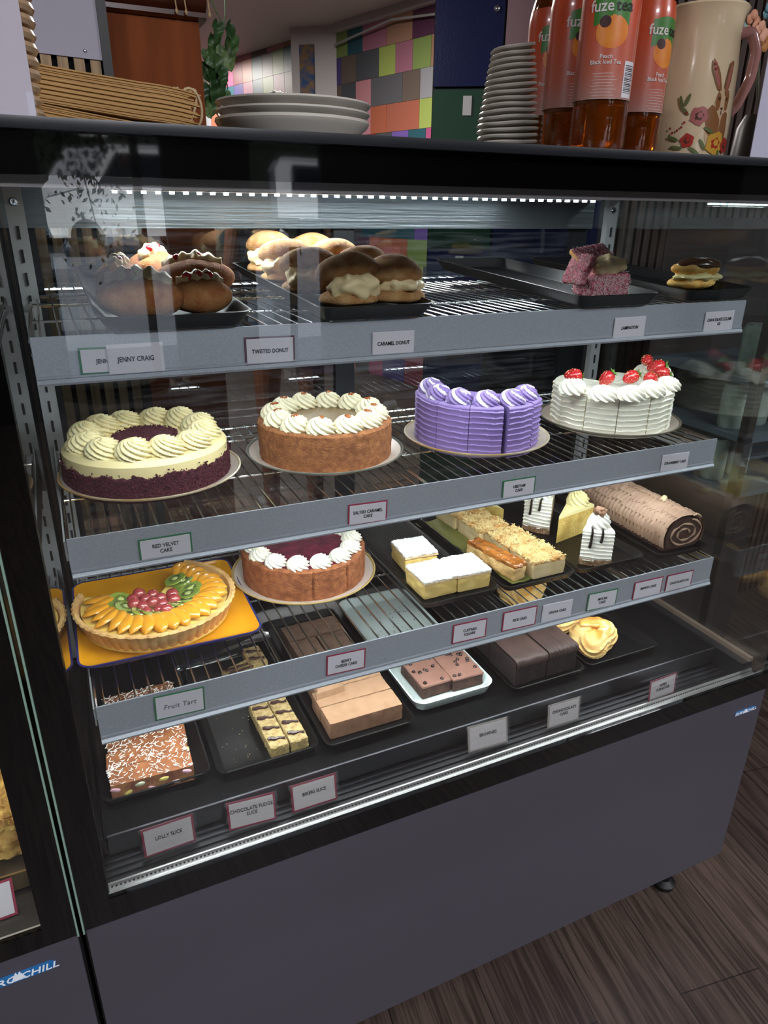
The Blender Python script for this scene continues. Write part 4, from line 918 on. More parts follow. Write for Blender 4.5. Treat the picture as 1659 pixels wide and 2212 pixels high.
o = B(); o.rings([[(-.028, -.02, 0), (.022, -.016, 0), (-.006, .03, 0)], [(-.0275, -.0195, .012), (.0215, -.0155, .012), (-.006, .0295, .012)]]); o = o.build('fudge_offcut', FUD, None, (.325, .226, FD+.0305), ang=20); tag(o, 'triangular fudge offcut lying on top of the block', 'slice')
fudge(.333, .345, .050, .078, 'left half of the darker fudge block behind, seen through the wires', 5, top=FUB, rz=.02); fudge(.386, .347, .052, .074, 'right half of the darker fudge block behind, seen through the wires', 6, top=FUB, rz=.0)
fudge(.362, .414, .110, .05, 'rear row of the darker fudge block, under the berry cheesecake', 7, top=FUB, rz=.02)
BRT = mat('brownie_icing', '#8a6558', .55, var='#7f5a4e', vs=18, bump=.3, bs=90); BRS = mat('brownie_side', '#3a2620', .9, var='#50362c', vs=70, bump=1, bs=250); CHIP = mat('chocolate_chip', '#2b1a18', .25)
def brownie(x, y, w, d, rz, label, seed, n):
    t = thing('brownie', label, 'brownie', (x, y, ZD+.0052), rz, 'brownies in the white dish'); rnd = random.Random(seed)
    B().rblock((0, 0, .011), (w, d, .022), .002, (14, 14, 6), amp=.002, sc=90, seed=seed, m=0).build('cake', BRS, t)
    B().rblock((0, 0, .0235), (w+.001, d+.001, .005), .002, (20, 20, 3), amp=.0014, sc=70, seed=seed+1).build('icing', BRT, t)
    for k in range(n):
        q = B(); q.lathe([(.0036, 0), (.0034, .0012), (.0018, .003), (.0003, .0042)], 12); q.build('chocolate_chip', CHIP, t, (rnd.uniform(-w*.42, w*.42), rnd.uniform(-d*.42, d*.42), .0258), (rnd.uniform(-.5, .5), rnd.uniform(-.5, .5), 0))
brownie(.4985, .213, .056, .082, .02, 'front left brownie with pink-brown icing and chocolate chips', 1, 11)
brownie(.5585, .210, .059, .084, -.02, 'front right brownie with chips crowded at its right corner', 2, 15)
brownie(.536, .292, .080, .066, .0, 'brownie behind the front pair, its rear edge under the rail', 3, 12)
specks('crumb_scatter', 'dark brownie crumbs on the empty back of the white dish', .478, .575, .36, .46, ZD+.005, 60, .0012, BRS, 4)
DCI = mat('dark_chocolate_icing', '#372823', .6, var='#46332e', vs=20, bump=.15, bs=60); DCS = mat('dark_chocolate_sponge', '#1f1514', .85, var='#2b1d1a', vs=80, bump=.8, bs=250)
def chocblk(x, y, w, d, h, waves, label, rz=0, dirx=True):
    t = thing('chocolate_cake_block', label, 'chocolate cake', (x, y, FD), rz, 'dark chocolate cake blocks on the deck')
    B().rblock((0, 0, h/2), (w, d, h), .002, (16, 16, 8), amp=.0012, sc=120).build('sponge', DCS, t)
    b = B(); R = []; n = 120
    for i in range(n+1):
        u = -w/2+w*i/n; z = .0012*(1+math.sin(waves*2*PI*i/n)) if waves else 0
        R.append([(u, -d/2-.0022, h-.006-.003*abs(math.sin(i*.21))), (u, -d/2-.0018, h+.001+z), (u, -d/2+.002, h+.0035+z)]+[(u, -d/2+d*j/8, h+.0035+z*(1+.2*math.sin(j))) for j in range(1, 8)]+[(u, d/2, h+.0015+z), (u, d/2+.0015, h-.003)])
    b.rings(R, 0, False, False, False); b.build('icing', DCI, t, ang=60)
chocblk(.668, .183, .066, .082, .046, 2, 'left dark chocolate cake block with nearly smooth icing')
chocblk(.7345, .185, .064, .086, .048, 7, 'right dark chocolate cake block with combed wavy icing', .0)
chocblk(.668, .268, .062, .078, .044, 1, 'dark chocolate cake block behind the left one, nut crumbs on its edge')
def turnover(x, y, rz, s, label, seed=0):
    t = thing('apple_turnover', label, 'pastry', (x, y, FD), rz, 'apple turnovers in the right deck tray')
    PF = mat('puff_pastry_layers', '#e3c280', .7, var='#cf9e58', vs=22, bump=.5, bs=120, stretch=(1, 1, 4)); PG = mat('puff_pastry_browned', '#c98a3c', .4, var='#e0b466', vs=30, coat=.3, bump=.4, bs=90)
    b = B(); nu, nv = 72, 46; vs = []
    rg = []
    for j in range(nv+1):
        v = j/nv; ph = PI*v; z = .031-.031*math.cos(ph); rr = math.sin(ph)**.55 if 0 < v < 1 else .02
        ring = []
        for i in range(nu):
            a = 2*PI*i/nu; nz1 = noise.noise(Vector((math.cos(a)*1.3, math.sin(a)*1.3, seed+v)))
            lay = v*6.5+1.3*nz1+.7*math.cos(a+seed); f = lay-math.floor(lay); tri = 1+.13*math.cos(3*a+.4)
            q = rr*tri*(1+.10*f**2+.16*nz1)*(1-.42*max(0, v-.45)*(1+math.sin(a)))
            ring.append((.046*s*q*math.cos(a), .036*s*q*math.sin(a), z*s*(.84+.16*math.sin(a+.8)+.10*nz1)))
        rg.append(ring)
    ms = []
    for j in range(nv):
        for i in range(nu): ms.append(1 if j/nv > .80+.05*math.sin(i*.4) else 0)
    b.rings(rg, ms+[0, 1]); b.build('puff_pastry', [PF, PG], t, ang=50)
    B().blob((0, -.006*s, .030*s), (.030*s, .024*s, .006*s), 28, 14, amp=.004, sc=80, seed=seed).build('apple_filling', mat('apple_filling', '#e6d38c', .3, sss=.2), t)
    b = B(); b.blob((-.002*s, .010*s, .050*s), (.030*s, .017*s, .008*s), 36, 18, amp=.006, sc=60, seed=seed+2, X=T((0, 0, 0), (-.12, .15, 0))); b.build('glazed_flap', PG, t)
turnover(.838, .178, .15, 1.0, 'front apple turnover with flaky pale layers and browned glossy top')
turnover(.825, .262, -.2, 1.0, 'second apple turnover, just behind the front one under the rail', 4)
turnover(.812, .372, .4, 1.1, 'third apple turnover far back, seen through the shelf wires', 8)
def tongs():
    t = thing('serving_tongs', 'steel serving tongs lying in the gap behind the oat slices', 'tongs', (.262, .43, ZD+.014), (.0, 0, .12))
    for s, nm in ((1, 'arm'), (-1, 'arm')):
        R = []
        for i in range(25):
            u = i/24; x = -.15+.17*u; w = .006+.010*max(0, (u-.7)/.3)**.7*(1 if u < .97 else .6); z = s*(.002+.013*u); sc = .0018*math.sin(u*60) if u > .72 else 0
            R.append([(x, -(w+sc), z), (x, 0, z+s*.004), (x, w+sc, z), (x, w+sc-.001, z-s*.001), (x, 0, z+s*.003), (x, -(w+sc)+.001, z-s*.001)])
        B().rings(R).build(nm, CHROME, t, ang=50)
    B().blob((-.152, 0, 0), (.006, .007, .006), 14, 8).build('hinge', CHROME, t)
tongs()
# left neighbour's pastry
t = thing('pastry_slice', 'rough browned pastry on the deck of the left neighbouring cabinet', 'pastry', (-.158, .17, DECK-.0115), 0)
B().rblock((0, 0, .03), (.10, .11, .058), .008, (24, 24, 14), amp=.010, sc=60).build('pastry', mat('neighbour_pastry', '#a8783c', .7, var='#c9a45c', vs=60, bump=1, bs=150), t)
B().rblock((0, 0, .062), (.098, .108, .012), .005, (28, 28, 4), amp=.009, sc=110, seed=4).build('nut_topping', mat('nut_topping', '#c3a054', .7, var='#8a5f2c', vs=90, bump=1, bs=200), t)
# ================================================================== THINGS ON THE CABINET TOP
ZT = 1.4221
CHN = mat('cream_china', '#cfc8bc', .18, coat=.3)
def top_plates():
    c = at(634, 235, .265); src = None
    labs = ['lowest of the three large cream plates on the cabinet top, its underside showing', 'middle of the three large cream plates on the cabinet top', 'topmost of the three large cream plates on the cabinet top']
    r = (at(797, 240, .25).x-at(467, 230, .25).x)/2*.985
    for i in range(3):
        k = 1.55 if i == 0 else 1
        b = B(); b.lathe([(a_, z_*k) for a_, z_ in [(r*.60, 0), (r*.62, 0), (r*.66, .003), (r*.97, .0175), (r, .0205), (r*.99, .0225), (r*.96, .0215), (r*.66, .007), (.001, .006)]], 80)
        o = b.build('dinner_plate', CHN, None, (c.x+.001*i, .27, ZT+(.0113 if i else 0)+.0098*i)); tag(o, labs[i], 'plate', 'large plates on the cabinet top')
top_plates()
def side_plates():
    l0 = at(1044, 300, .32).x; r = .068; n = 19; rnd = random.Random(3)
    for i in range(n):
        x = l0+r+(.0 if i < 8 else .0014*(i-7))+rnd.uniform(-.0008, .0008); z = ZT+.0079*i
        b = B(); b.lathe([(r*.6, 0), (r*.9, .001), (r*.985, .0022), (r, .0042), (r*.975, .0062), (r*.85, .0055), (.001, .0035)], 56, fn=lambda rr, zz, a: (rr*(1+.006*math.sin(8*a+i)), zz+.0004*math.sin(5*a+i)))
        o = b.build('side_plate', CHN, None, (x, .32, z))
        tag(o, 'cream side plate in the tall stack beside the iced tea bottles', 'plate', 'stacked side plates')
        if i == n-1: o['label'] = 'topmost cream side plate of the tall stack'; del o['group']
        if i == 0: o['label'] = 'lowest cream side plate of the tall stack'; del o['group']
side_plates()
def saucers():
    rx = at(66, 60, .16).x; rnd = random.Random(2)
    for i in range(17):
        r = .040+.0006*i; z = ZT+.0105*i; b = B(); b.lathe([(r*.7, 0), (r*.95, .001), (r, .0048), (r*.97, .0085), (r*.8, .0095), (.001, .009)], 40)
        tag(b.build('saucer', mat('tan_glaze', '#c7a684', .2, coat=.4), None, (rx-.040+rnd.uniform(-.001, .001), .16, z)), 'glossy tan saucer in the stack behind the white sign', 'saucer', 'saucers stacked behind the sign')
saucers()
def paper_bags():
    p = on(95, 158, 1.486); q = on(436, 215, 1.486); d = (q-p); d.z = 0; d.normalize(); L = .30; ang = math.atan2(d.y, d.x)
    KR = mat('kraft_paper', '#c9a066', .75, var='#b88f58', vs=8, bump=.1, bs=200); rnd = random.Random(8)
    for k, (z0, h, dx, lab) in enumerate(((ZT, .031, .004, 'lower bundle of folded kraft paper bags on the cabinet top'), (ZT+.0325, .038, 0, 'upper bundle of folded kraft paper bags, tied at its right end'))):
        t = thing('paper_bag_bundle', lab, 'paper bags', (q.x+d.x*dx, q.y+d.y*dx, z0), ang, 'bundles of kraft paper bags'); b = B(); n = 24
        for i in range(n):
            z = h*i/n; e = -.012+.010*math.sin(i*.9)*(k == 1)+rnd.uniform(-.002, .002); R = []
            for j in range(19):
                x = -L+(L+e)*j/18; zz = z+.0025*math.sin(x*14+k*2)*(i/n)+(-.004*max(0, (x+.08)/.08)**2 if k else 0)+(.006*max(0, (-x-.1)/.2)); y0 = -.0035*math.sin(i*2.2)*.4
                R.append([(x, y0, zz), (x, y0, zz+h/n*.97), (x, .12, zz+h/n*.97), (x, .12, zz)])
            b.rings(R)
        b.build('folded_bags', KR, t, flat=True)
        b = B()
        for s in range(5):
            ph = s*1.3; b.tube([(-.016+.012*math.sin(a*1.0+ph), .005+.004*s-.02*math.sin(a)*.4, h*.5+h*.62*math.cos(a)) for a in [2*PI*i/20 for i in range(20)]], .0016, 6, closed=True)
        b.build('paper_tie', mat('paper_twine', '#c7b08a', .8), t)
paper_bags()
def sign():
    t = thing('paper_sign', 'white paper sign in a plastic sleeve at the left end of the cabinet top', 'sign', (-.05, .035, ZT)); x1 = at(80, 258, .035).x+.05
    b = B(); b.box(x1-.15, x1, 0, .0015, 0, .24, X=T((0, 0, 0), (-.03, 0, 0))); b.build('paper', mat('sign_paper', '#c3bcc6', .5), t, flat=True)
    b = B(); b.box(x1-.15, x1+.001, -.0012, -.0004, .0, .242, X=T((0, 0, 0), (-.03, 0, 0))); b.build('plastic_sleeve', glass_mat('sleeve_glare', refl=1.4), t, flat=True)
    b = B(); b.box(x1-.15, x1-.012, -.0022, -.0014, .105, .165, X=T((0, 0, 0), (-.03, 0, 0))); b.build('pebbled_reflection', mat('pebbled_reflection', '#b7c3d6', .12, .7, bump=1, bs=160), t, flat=True)  # reflection in the plastic sleeve, painted as a pebbled bluish patch
    g = B(); g.box(x1-.15, x1+.001, -.001, .012, 0, .003); g.build('sleeve_foot', glass_mat('sleeve_glare'), t, flat=True)
    p = at(1622, 330, .12); o = B().box(0, .16, 0, .0015, 0, .22, X=T((p.x, .12, ZT), (-.02, 0, -.35))).build('paper_sign', mat('sign_paper_blue', '#b4b2c3', .5), None, flat=True); tag(o, 'white paper sign cut off by the right edge of the photo', 'sign')
sign()
def wrap(o, R, x0, z0, phi):
    for v in o.data.vertices:
        a = (v.co.x+x0)/R+phi; rr = R+.00025+v.co.z; v.co = Vector((rr*math.sin(a), -rr*math.cos(a), v.co.y+z0))
    o.location = (0, 0, 0); o.rotation_euler = (0, 0, 0); o.scale = (1, 1, 1)
def wtext(body, size, m, par, R, x0, z0, phi=0, name='lettering', shear=0, sx=1, off=0):
    o = text(body, size, m, par, (0, 0, 0), (0, 0, 0), name=name, shear=shear, ext=.00008)
    for v in o.data.vertices: v.co.x *= sx
    wrap(o, R+off, x0, z0, phi); return o
def wpatch(b, R, x0, x1, z0, z1, phi, m=0, fn=None, n=16, off=0):
    k = len(b.v); P = []
    for j in range(n+1):
        row = []
        for i in range(n+1):
            u, w = i/n, j/n; x = x0+(x1-x0)*u; z = z0+(z1-z0)*w
            if fn: x, z = fn(u, w)
            a = x/R+phi; row.append(((R+off)*math.sin(a), -(R+off)*math.cos(a), z))
        P.append(row)
    return b.rings(P, m, False, False, False)
def bottle(u, v, y, phi, label, tilt=0):
    p = at(u, v, y); R = .0335; t = thing('iced_tea_bottle', label, 'bottle', (p.x, y, ZT), 0, 'bottles of peach iced tea')
    tea = mat('iced_tea', '#a8560f', .05, trans=.8, ior=1.33)
    prof = [(.018, .002), (.026, 0), (.031, .004), (R, .014), (R, .05), (R-.0008, .054), (R, .058), (R, .172), (R-.003, .190), (.020, .225), (.0135, .237), (.0135, .254)]
    B().lathe([(r*.96, z+.001) for r, z in prof[:-1]], 56).build('tea', tea, t)
    B().lathe(prof, 56, fn=lambda r, z, a: (r*(1+(.03*math.cos(5*a) if z < .012 else 0)), z)).build('clear_bottle', glass_mat('pet_plastic', (.96, .9, .82), 1.6), t)
    B().lathe([(.0152, .245), (.0152, .261), (.014, .263), (.001, .263)], 32).build('cap', mat('orange_cap', '#d2591f', .4), t)
    R2 = R+.0004; z0, z1 = .060, .186
    lb = B(); n = 56; ms = []
    R_ = []
    for j in range(20):
        z = z0+(z1-z0)*j/19; rr = R2 if z < .172 else R2-.003*((z-.172)/.018); R_.append([(rr*math.sin(2*PI*i/n), -rr*math.cos(2*PI*i/n), z) for i in range(n)])
    lb.rings(R_, 0, False, False)
    m = bpy.data.materials.get('tea_label')
    if not m:
        m = mat('tea_label', '#c8553a', .3, coat=.4); nt = m.node_tree; nn = nt.nodes; tc = nn.new('ShaderNodeTexCoord'); sp = nn.new('ShaderNodeSeparateXYZ'); nt.links.new(tc.outputs['Object'], sp.inputs[0])
        mr = nn.new('ShaderNodeMapRange'); mr.inputs[1].default_value = .056; mr.inputs[2].default_value = .15; nt.links.new(sp.outputs[2], mr.inputs[0]); rp = nn.new('ShaderNodeValToRGB')
        rp.color_ramp.elements[0].color = lin('#a87f74'); rp.color_ramp.elements[1].color = lin('#cc5433'); rp.color_ramp.elements.new(.35).color = lin('#b86450'); nt.links.new(mr.outputs[0], rp.inputs[0]); nt.links.new(rp.outputs[0], nn['Principled BSDF'].inputs['Base Color'])
    L = lb.build('label', m, t)
    WT = mat('label_white', '#e0d6d2', .5); DK = mat('label_black', '#1d1512', .5); OR = mat('label_peach', '#d9721c', .4, var='#e08a2a', vs=60); GR = mat('label_leaf', '#3f7a2e', .4); ST = mat('label_stone', '#3a1414', .5)
    for ph in (phi, phi+PI):
        b = B(); wpatch(b, R2, 0, 0, 0, 0, ph, 0, lambda u, w: (-.021+.042*u, .133+.030*w+.004*math.sin(u*3)), off=.0001); b.build('leaf_print', GR, L, flat=True)
        b = B()
        def disk(cx, cz, rx, rz): return lambda u, w: (cx+rx*w*math.cos(2*PI*u), cz+rz*w*math.sin(2*PI*u))
        wpatch(b, R2, 0, 0, 0, 0, ph, 0, disk(.002, .127, .019, .0165), off=.00025); b.build('peach_print', OR, L)
        b = B(); wpatch(b, R2, 0, 0, 0, 0, ph, 0, disk(-.007, .137, .0065, .006), off=.0004); b.build('stone_print', ST, L)
        wtext('fuze', .0165, WT, L, R2, -.0125, .152, ph, off=.0004); wtext('tea', .0165, DK, L, R2, .0135, .152, ph, off=.0004)
        wtext('Peach\nBlack Iced Tea', .0062, WT, L, R2, -.002, .100, ph, off=.0003)
        b = B()
        for i in range(9): wpatch(b, R2, -.016+.002*(i % 2), .014-.003*(i % 3), .060+i*.0032, .0607+i*.0032, ph, n=6, off=.0002)
        b.build('small_print', mat('label_small_print', '#c7a79e', .5), L, flat=True)
    b = B(); ph = phi+.92
    wpatch(b, R2, -.009, .009, .062, .099, ph, 0, off=.0002); 
    for i in range(17):
        zz = .067+i*.0017; wpatch(b, R2, -.0075, .0075, zz, zz+.0004+.0005*((i*7) % 3)/2, ph, 1, n=6, off=.0005)
    b.build('barcode', [mat('barcode_white', '#d6d2d6', .4), DK], L, flat=True)
    return t
bottle(1172, 330, .275, -.45, 'leftmost and rearmost of the four peach iced tea bottles')
bottle(1218, 330, .195, -.25, 'iced tea bottle second from the left, behind the front one')
bottle(1284, 335, .115, -.62, 'front iced tea bottle, its barcode turned to the viewer')
bottle(1362, 335, .185, .1, 'rightmost of the four iced tea bottles, beside the cream jug')
def jug():
    y = .225; p = at(1478, 335, y); t = thing('jug', 'large cream jug with a painted rabbit and roses beside the tea bottles', 'jug', (p.x, y, ZT), 0); R = .056
    prof = [(.044, 0), (.050, .001), (R, .012), (R+.001, .06), (R-.002, .13), (R-.006, .17), (R-.004, .19), (R+.001, .20), (R-.001, .203), (R-.007, .19), (R-.010, .16), (.044, .01), (.001, .008)]
    B().lathe(prof, 72).build('body', mat('cream_glaze', '#dcc6a2', .12, coat=.5), t)
    b = B(); pts = [(R-.004, 0, .175), (R+.018, 0, .178), (R+.030, 0, .155), (R+.028, 0, .12), (R+.014, 0, .085), (R-.003, 0, .068)]
    S = []
    for i in range(5):
        for k in range(6): 
            a, c = Vector(pts[i]), Vector(pts[i+1]); S.append(a.lerp(c, k/6))
    S.append(Vector(pts[-1])); S = [S[0]]+[(S[i-1]+S[i]*2+S[i+1])/4 for i in range(1, len(S)-1)]+[S[-1]]
    b.tube([(s.x, s.y, s.z) for s in S], .0075, 14); b.build('handle', mat('pink_handle_glaze', '#c78f86', .15, coat=.5), t, rot=(0, 0, -.30))
    c = [('rabbit_fur', '#8a5c38'), ('rabbit_pale', '#c9ab88'), ('rose_pink', '#a8625c'), ('rose_red', '#a8342a'), ('rose_yellow', '#c99a3c'), ('sprig_green', '#5f6b3c'), ('rabbit_dark', '#4a3022'), ('berry_red', '#99281f')]
    M = [mat(n, h, .3, var=None) for n, h in c]; b = B(); cnt = [0]
    def E(cx, cz, rx, rz, m, rot=0, wob=.08):
        cnt[0] += 1; k = cnt[0]
        def f(u, w):
            a = 2*PI*u; q = w*(1+wob*math.sin(5*a+k)); x, z = rx*q*math.cos(a), rz*q*math.sin(a); return cx+x*math.cos(rot)-z*math.sin(rot), cz+x*math.sin(rot)+z*math.cos(rot)
        wpatch(b, R, 0, 0, 0, 0, 0, m, f, n=14, off=.0010+.00006*k)
    ox = .004
    E(ox+.018, .035, .018, .030, 1); E(ox+.010, .040, .011, .022, 0, .3); E(ox+.030, .030, .008, .026, 0); E(ox+.021, .066, .0115, .017, 1); E(ox+.014, .066, .004, .012, 0); E(ox+.029, .068, .004, .013, 0)
    E(ox+.006, .098, .0045, .021, 0, .42); E(ox+.006, .097, .0022, .015, 2, .42); E(ox+.026, .096, .0045, .022, 0, -.1); E(ox+.026, .095, .0022, .016, 2, -.1)
    E(ox+.015, .070, .0016, .0022, 6); E(ox+.028, .070, .0016, .0022, 6); E(ox+.021, .058, .0022, .0014, 6); E(ox+.021, .053, .0006, .003, 6)
    for cx, cz, r, m in ((-.010, .048, .012, 2), (-.021, .017, .009, 3), (.020, .014, .015, 4), (.040, .012, .010, 3)):
        E(ox+cx, cz, r, r, m, 0, .12); E(ox+cx, cz, r*.5, r*.45, 6 if m != 4 else 3, .5, .2); E(ox+cx+.001, cz+.001, r*.3, r*.3, m)
    for cx, cz, a in ((-.030, .055, .8), (-.036, .066, .3), (-.028, .068, -.3), (-.034, .008, 1.4), (-.010, .004, 1.0), (.0, .012, .6), (.006, .030, 1.1), (-.040, .020, 1.2), (.028, -.002, .3)): E(ox+cx, cz, .0022, .0085, 5, a, .05)
    for cx, cz in ((-.036, .030), (-.042, .027), (-.031, .034), (-.046, .033), (-.028, .040), (-.027, .052), (.0, .112), (.002, .106)): E(ox+cx, cz, .0016, .0016, 7)
    b.build('painted_rabbit_and_roses', M, t, (0, 0, .016), ang=80, rot=(0, 0, -.48))
jug()
def flowers():
    p = at(1640, 40, .30); t = thing('artificial_flowers', 'sprigs of pale blue and orange artificial flowers above the jug handle', 'flowers', (p.x, .30, p.z)); rnd = random.Random(6)
    for k, (dx, dz, col) in enumerate(((-.045, .022, '#6fa3b8'), (-.030, .0, '#8a8f8c'), (-.012, -.004, '#c98a6a'), (.004, -.018, '#d39a7c'), (.012, .012, '#5f8f9a'), (-.035, -.012, '#7d8f8a'), (.02, -.03, '#b0763c'))):
        b = B()
        for j in range(6): a = j*PI/3+k; b.blob((.008*math.cos(a), .003*math.sin(a*2), .008*math.sin(a)), (.0075, .002, .0075), 10, 6, amp=.002, sc=90, seed=k)
        b.build('bloom', mat('bloom_'+col[1:], col, .6), t, (dx, rnd.uniform(-.01, .01), dz))
    B().tube([(.03, .0, -.11), (.01, 0, -.04), (-.02, 0, 0), (-.045, 0, .02)], .0016, 6).tube([(.03, .0, -.11), (.02, .004, -.04), (.012, 0, .012)], .0016, 6).build('stem', mat('dull_stem', '#4c4a38', .7), t)
    B().lathe([(.02, 0), (.028, .01), (.024, .07), (.014, .09), (.012, .09), (.001, .085)], 24).build('vase', mat('dark_vase', '#26201c', .4), t, (.03, .0, ZT-p.z))
flowers()
# ================================================================== BEHIND THE CABINET
def wood_cabinet():
    x0, x1 = at(232, 100, 1.0).x, at(442, 200, 1.0).x; t = thing('wooden_cabinet', 'reddish brown wooden cabinet with moulded top ledge behind the counter', 'cabinet', ((x0+x1)/2, 1.0, 0))
    w = (x1-x0)/2; zt = at(440, 48, 1.0).z; WD = mat('mahogany', '#8f4a22', .6, var='#733818', vs=5, stretch=(3, 3, .5), spec=.15)
    B().rblock((0, .11, zt/2), (2*w, .22, zt), .002, (1, 1, 1)).build('body', WD, t)
    zr = [(-.004, zt), (-.016, zt+.004), (-.016, zt+.012), (-.010, zt+.014), (-.022, zt+.022), (-.026, zt+.034), (-.020, zt+.042), (.22, zt+.042), (.22, zt)]
    b = B(); b.rings([[(-w-.01, y, z) for y, z in zr], [(w+.012, y, z) for y, z in zr]]); b.build('ledge', mat('mahogany_dark', '#542617', .3, var='#46200f', vs=6, coat=.3), t, ang=50)
    for k, (u, v, col, lb) in enumerate(((378, 0, '#c08a86', 'small pink pot on the wooden cabinet ledge'), (422, 6, '#8f8a8e', 'small grey pot at the corner of the wooden cabinet ledge'))):
        p = at(u, v, 1.01); q = thing('plant_pot', lb, 'pot', (p.x, 1.01, zt+.0425), 0, 'pots on the wooden ledge')
        B().lathe([(.018, 0), (.022, .004), (.026, .05), (.028, .06), (.024, .06), (.018, .05), (.001, .05)], 32).build('pot', mat('pot_'+col[1:], col, .5), q)
        for j, dx in enumerate((-.008, .010) if k == 0 else (.016,)):
            b = B(); b.tube([(dx, -.022, .012), (dx, -.034, .004), (dx+.001, -.036, -.012), (dx+.003, -.034, -.030)], .0014, 8); b.blob((dx+.003, -.034, -.034), (.003, .003, .005), 10, 8); b.build('hanging_cord', mat('jute_cord', '#c9a87a', .8), q)
wood_cabinet()
def menu():
    br = at(222, 131, .968); t = thing('menu_sheet', 'large white sheet pinned to the wooden slat wall with a line of text', 'sheet', (br.x, .9685, br.z), (0, .03, 0))
    B().box(-.36, 0, -.002, 0, 0, .5).build('sheet', mat('sheet_white', '#b9b4c2', .5), t, flat=True)
    text(': 8 08', .030, INK, t, (-.040, -.0022, .1225), (PI/2, 0, 0)); B().lathe([(.0035, 0), (.003, .002), (.001, .0025)], 16, X=T((-.030, -.002, .012), (PI/2, 0, 0))).build('pin', CHROME, t)
menu()
def pothos():
    t = thing('trailing_plant', 'trailing green heart-leaved plant hanging beside the wooden cabinet', 'plant', (.405, 1.03, 1.72)); rnd = random.Random(12)
    G = [mat('leaf_dark', '#2c4a26', .35, var='#3b5a30', vs=30), mat('leaf_mid', '#54763f', .35, var='#456636', vs=30), mat('leaf_pale', '#6d8550', .4)]
    b = B(); b.tube([(.02, 0, .25), (.02, 0, .1), (.015, -.01, 0), (.0, 0, -.06), (.012, 0, -.13), (.0, 0, -.18)], .0016, 6); b.tube([(-.03, 0, .06), (.0, 0, .0), (.03, 0, -.05)], .0014, 6); b.build('stem', G[1], t)
    L = [(495, 70, 1.25, .9, 0, 1), (462, 92, 1.0, .3, 1, 2), (488, 118, 1.2, -.3, 2, 1), (462, 140, 1.3, 0, 1, 3), (448, 150, 1.0, -.5, 0, 4), (470, 178, 1.15, .1, 0, 5), (490, 208, .7, .8, 1, 6), (452, 200, 1.1, -.3, 0, 7), (458, 225, .9, .2, 1, 8), (480, 160, .9, .5, 0, 9), (452, 120, .9, -.6, 1, 10), (504, 95, .9, .6, 1, 11), (470, 60, .8, .2, 0, 12), (447, 236, .7, -.2, 2, 13), (470, 200, 1.0, .1, 0, 14)]
    for k, (u, v, s, rz, g, sd) in enumerate(L):
        s *= .030; b = B(); R = []
        for i in range(13):
            w = i/12; z = s*(.45-1.35*w); hw = s*.62*math.sin(PI*min(1, w*.92+.08))**.7*(1-w*.35)*(1 if w < .98 else .1); dz = s*.16*(1-w)
            R.append([(hw*q, -.003*abs(q)*1.5+s*.25*w*w+.002*math.sin(i+q*3), z+dz*(abs(q)**1.5 if w < .3 else 0)) for q in (-1, -.66, -.33, 0, .33, .66, 1)])
        b.rings(R, 0, False, False, False); p = at(u, v, 1.03-.002*k)
        b.build('leaf', G[g], t, (p.x-.405, p.y-1.03, p.z-1.72), (rnd.uniform(-.3, .3), rnd.uniform(-.4, .2)+rz*.4, rz))
pothos()
def lockers():
    y = 2.0; xl, xm = at(935, 150, y).x, at(1061, 100, y).x; zb = at(1000, 197, y).z; t = thing('metal_locker', 'metal locker with glossy blue, green and pink doors behind the counter', 'locker', (xl, y, 0), math.radians(-33))
    W2 = .252; B().box(0, 3.6*W2, .012, .45, 0, 2.35).build('carcass', mat('locker_body', '#14161c', .4), t, flat=True)
    M = dict(b=mat('locker_blue', '#1c2350', .22, bump=.15, bs=120), g=mat('locker_green', '#1c4630', .35), p=mat('locker_pink', '#a3878f', .22, bump=.15, bs=120))
    def door(x0, x1, z0, z1, m, tab):
        o = B().rblock(((x0+x1)/2, 0, (z0+z1)/2), (x1-x0, .02, z1-z0), .002, (1, 1, 1)).build('door', M[m], t)
        if tab: B().box((x0+x1)/2-.01, (x0+x1)/2+.022, -.014, -.010, z1-.085, z1-.022).build('latch', mat('latch_white', '#cfd0cf', .4), o, flat=True)
        else: B().lathe([(.011, 0), (.011, .004), (.006, .006), (.001, .006)], 20, X=T((x1-.028, -.010, z1-.33 if z1 > 2.2 else z1-.1), (PI/2, 0, 0))).build('lock', CHROME, o)
    door(.004, W2-.003, zb+.004, 2.34, 'b', False); door(.004, W2-.003, 1.22, zb-.004, 'g', True); door(.004, W2-.003, .62, 1.212, 'b', True); door(.004, W2-.003, .03, .612, 'g', True)
    door(W2+.003, 3.6*W2, zb-.2, 2.34, 'p', False); door(W2+.003, 3.6*W2, .9, zb-.208, 'b', False)
lockers()
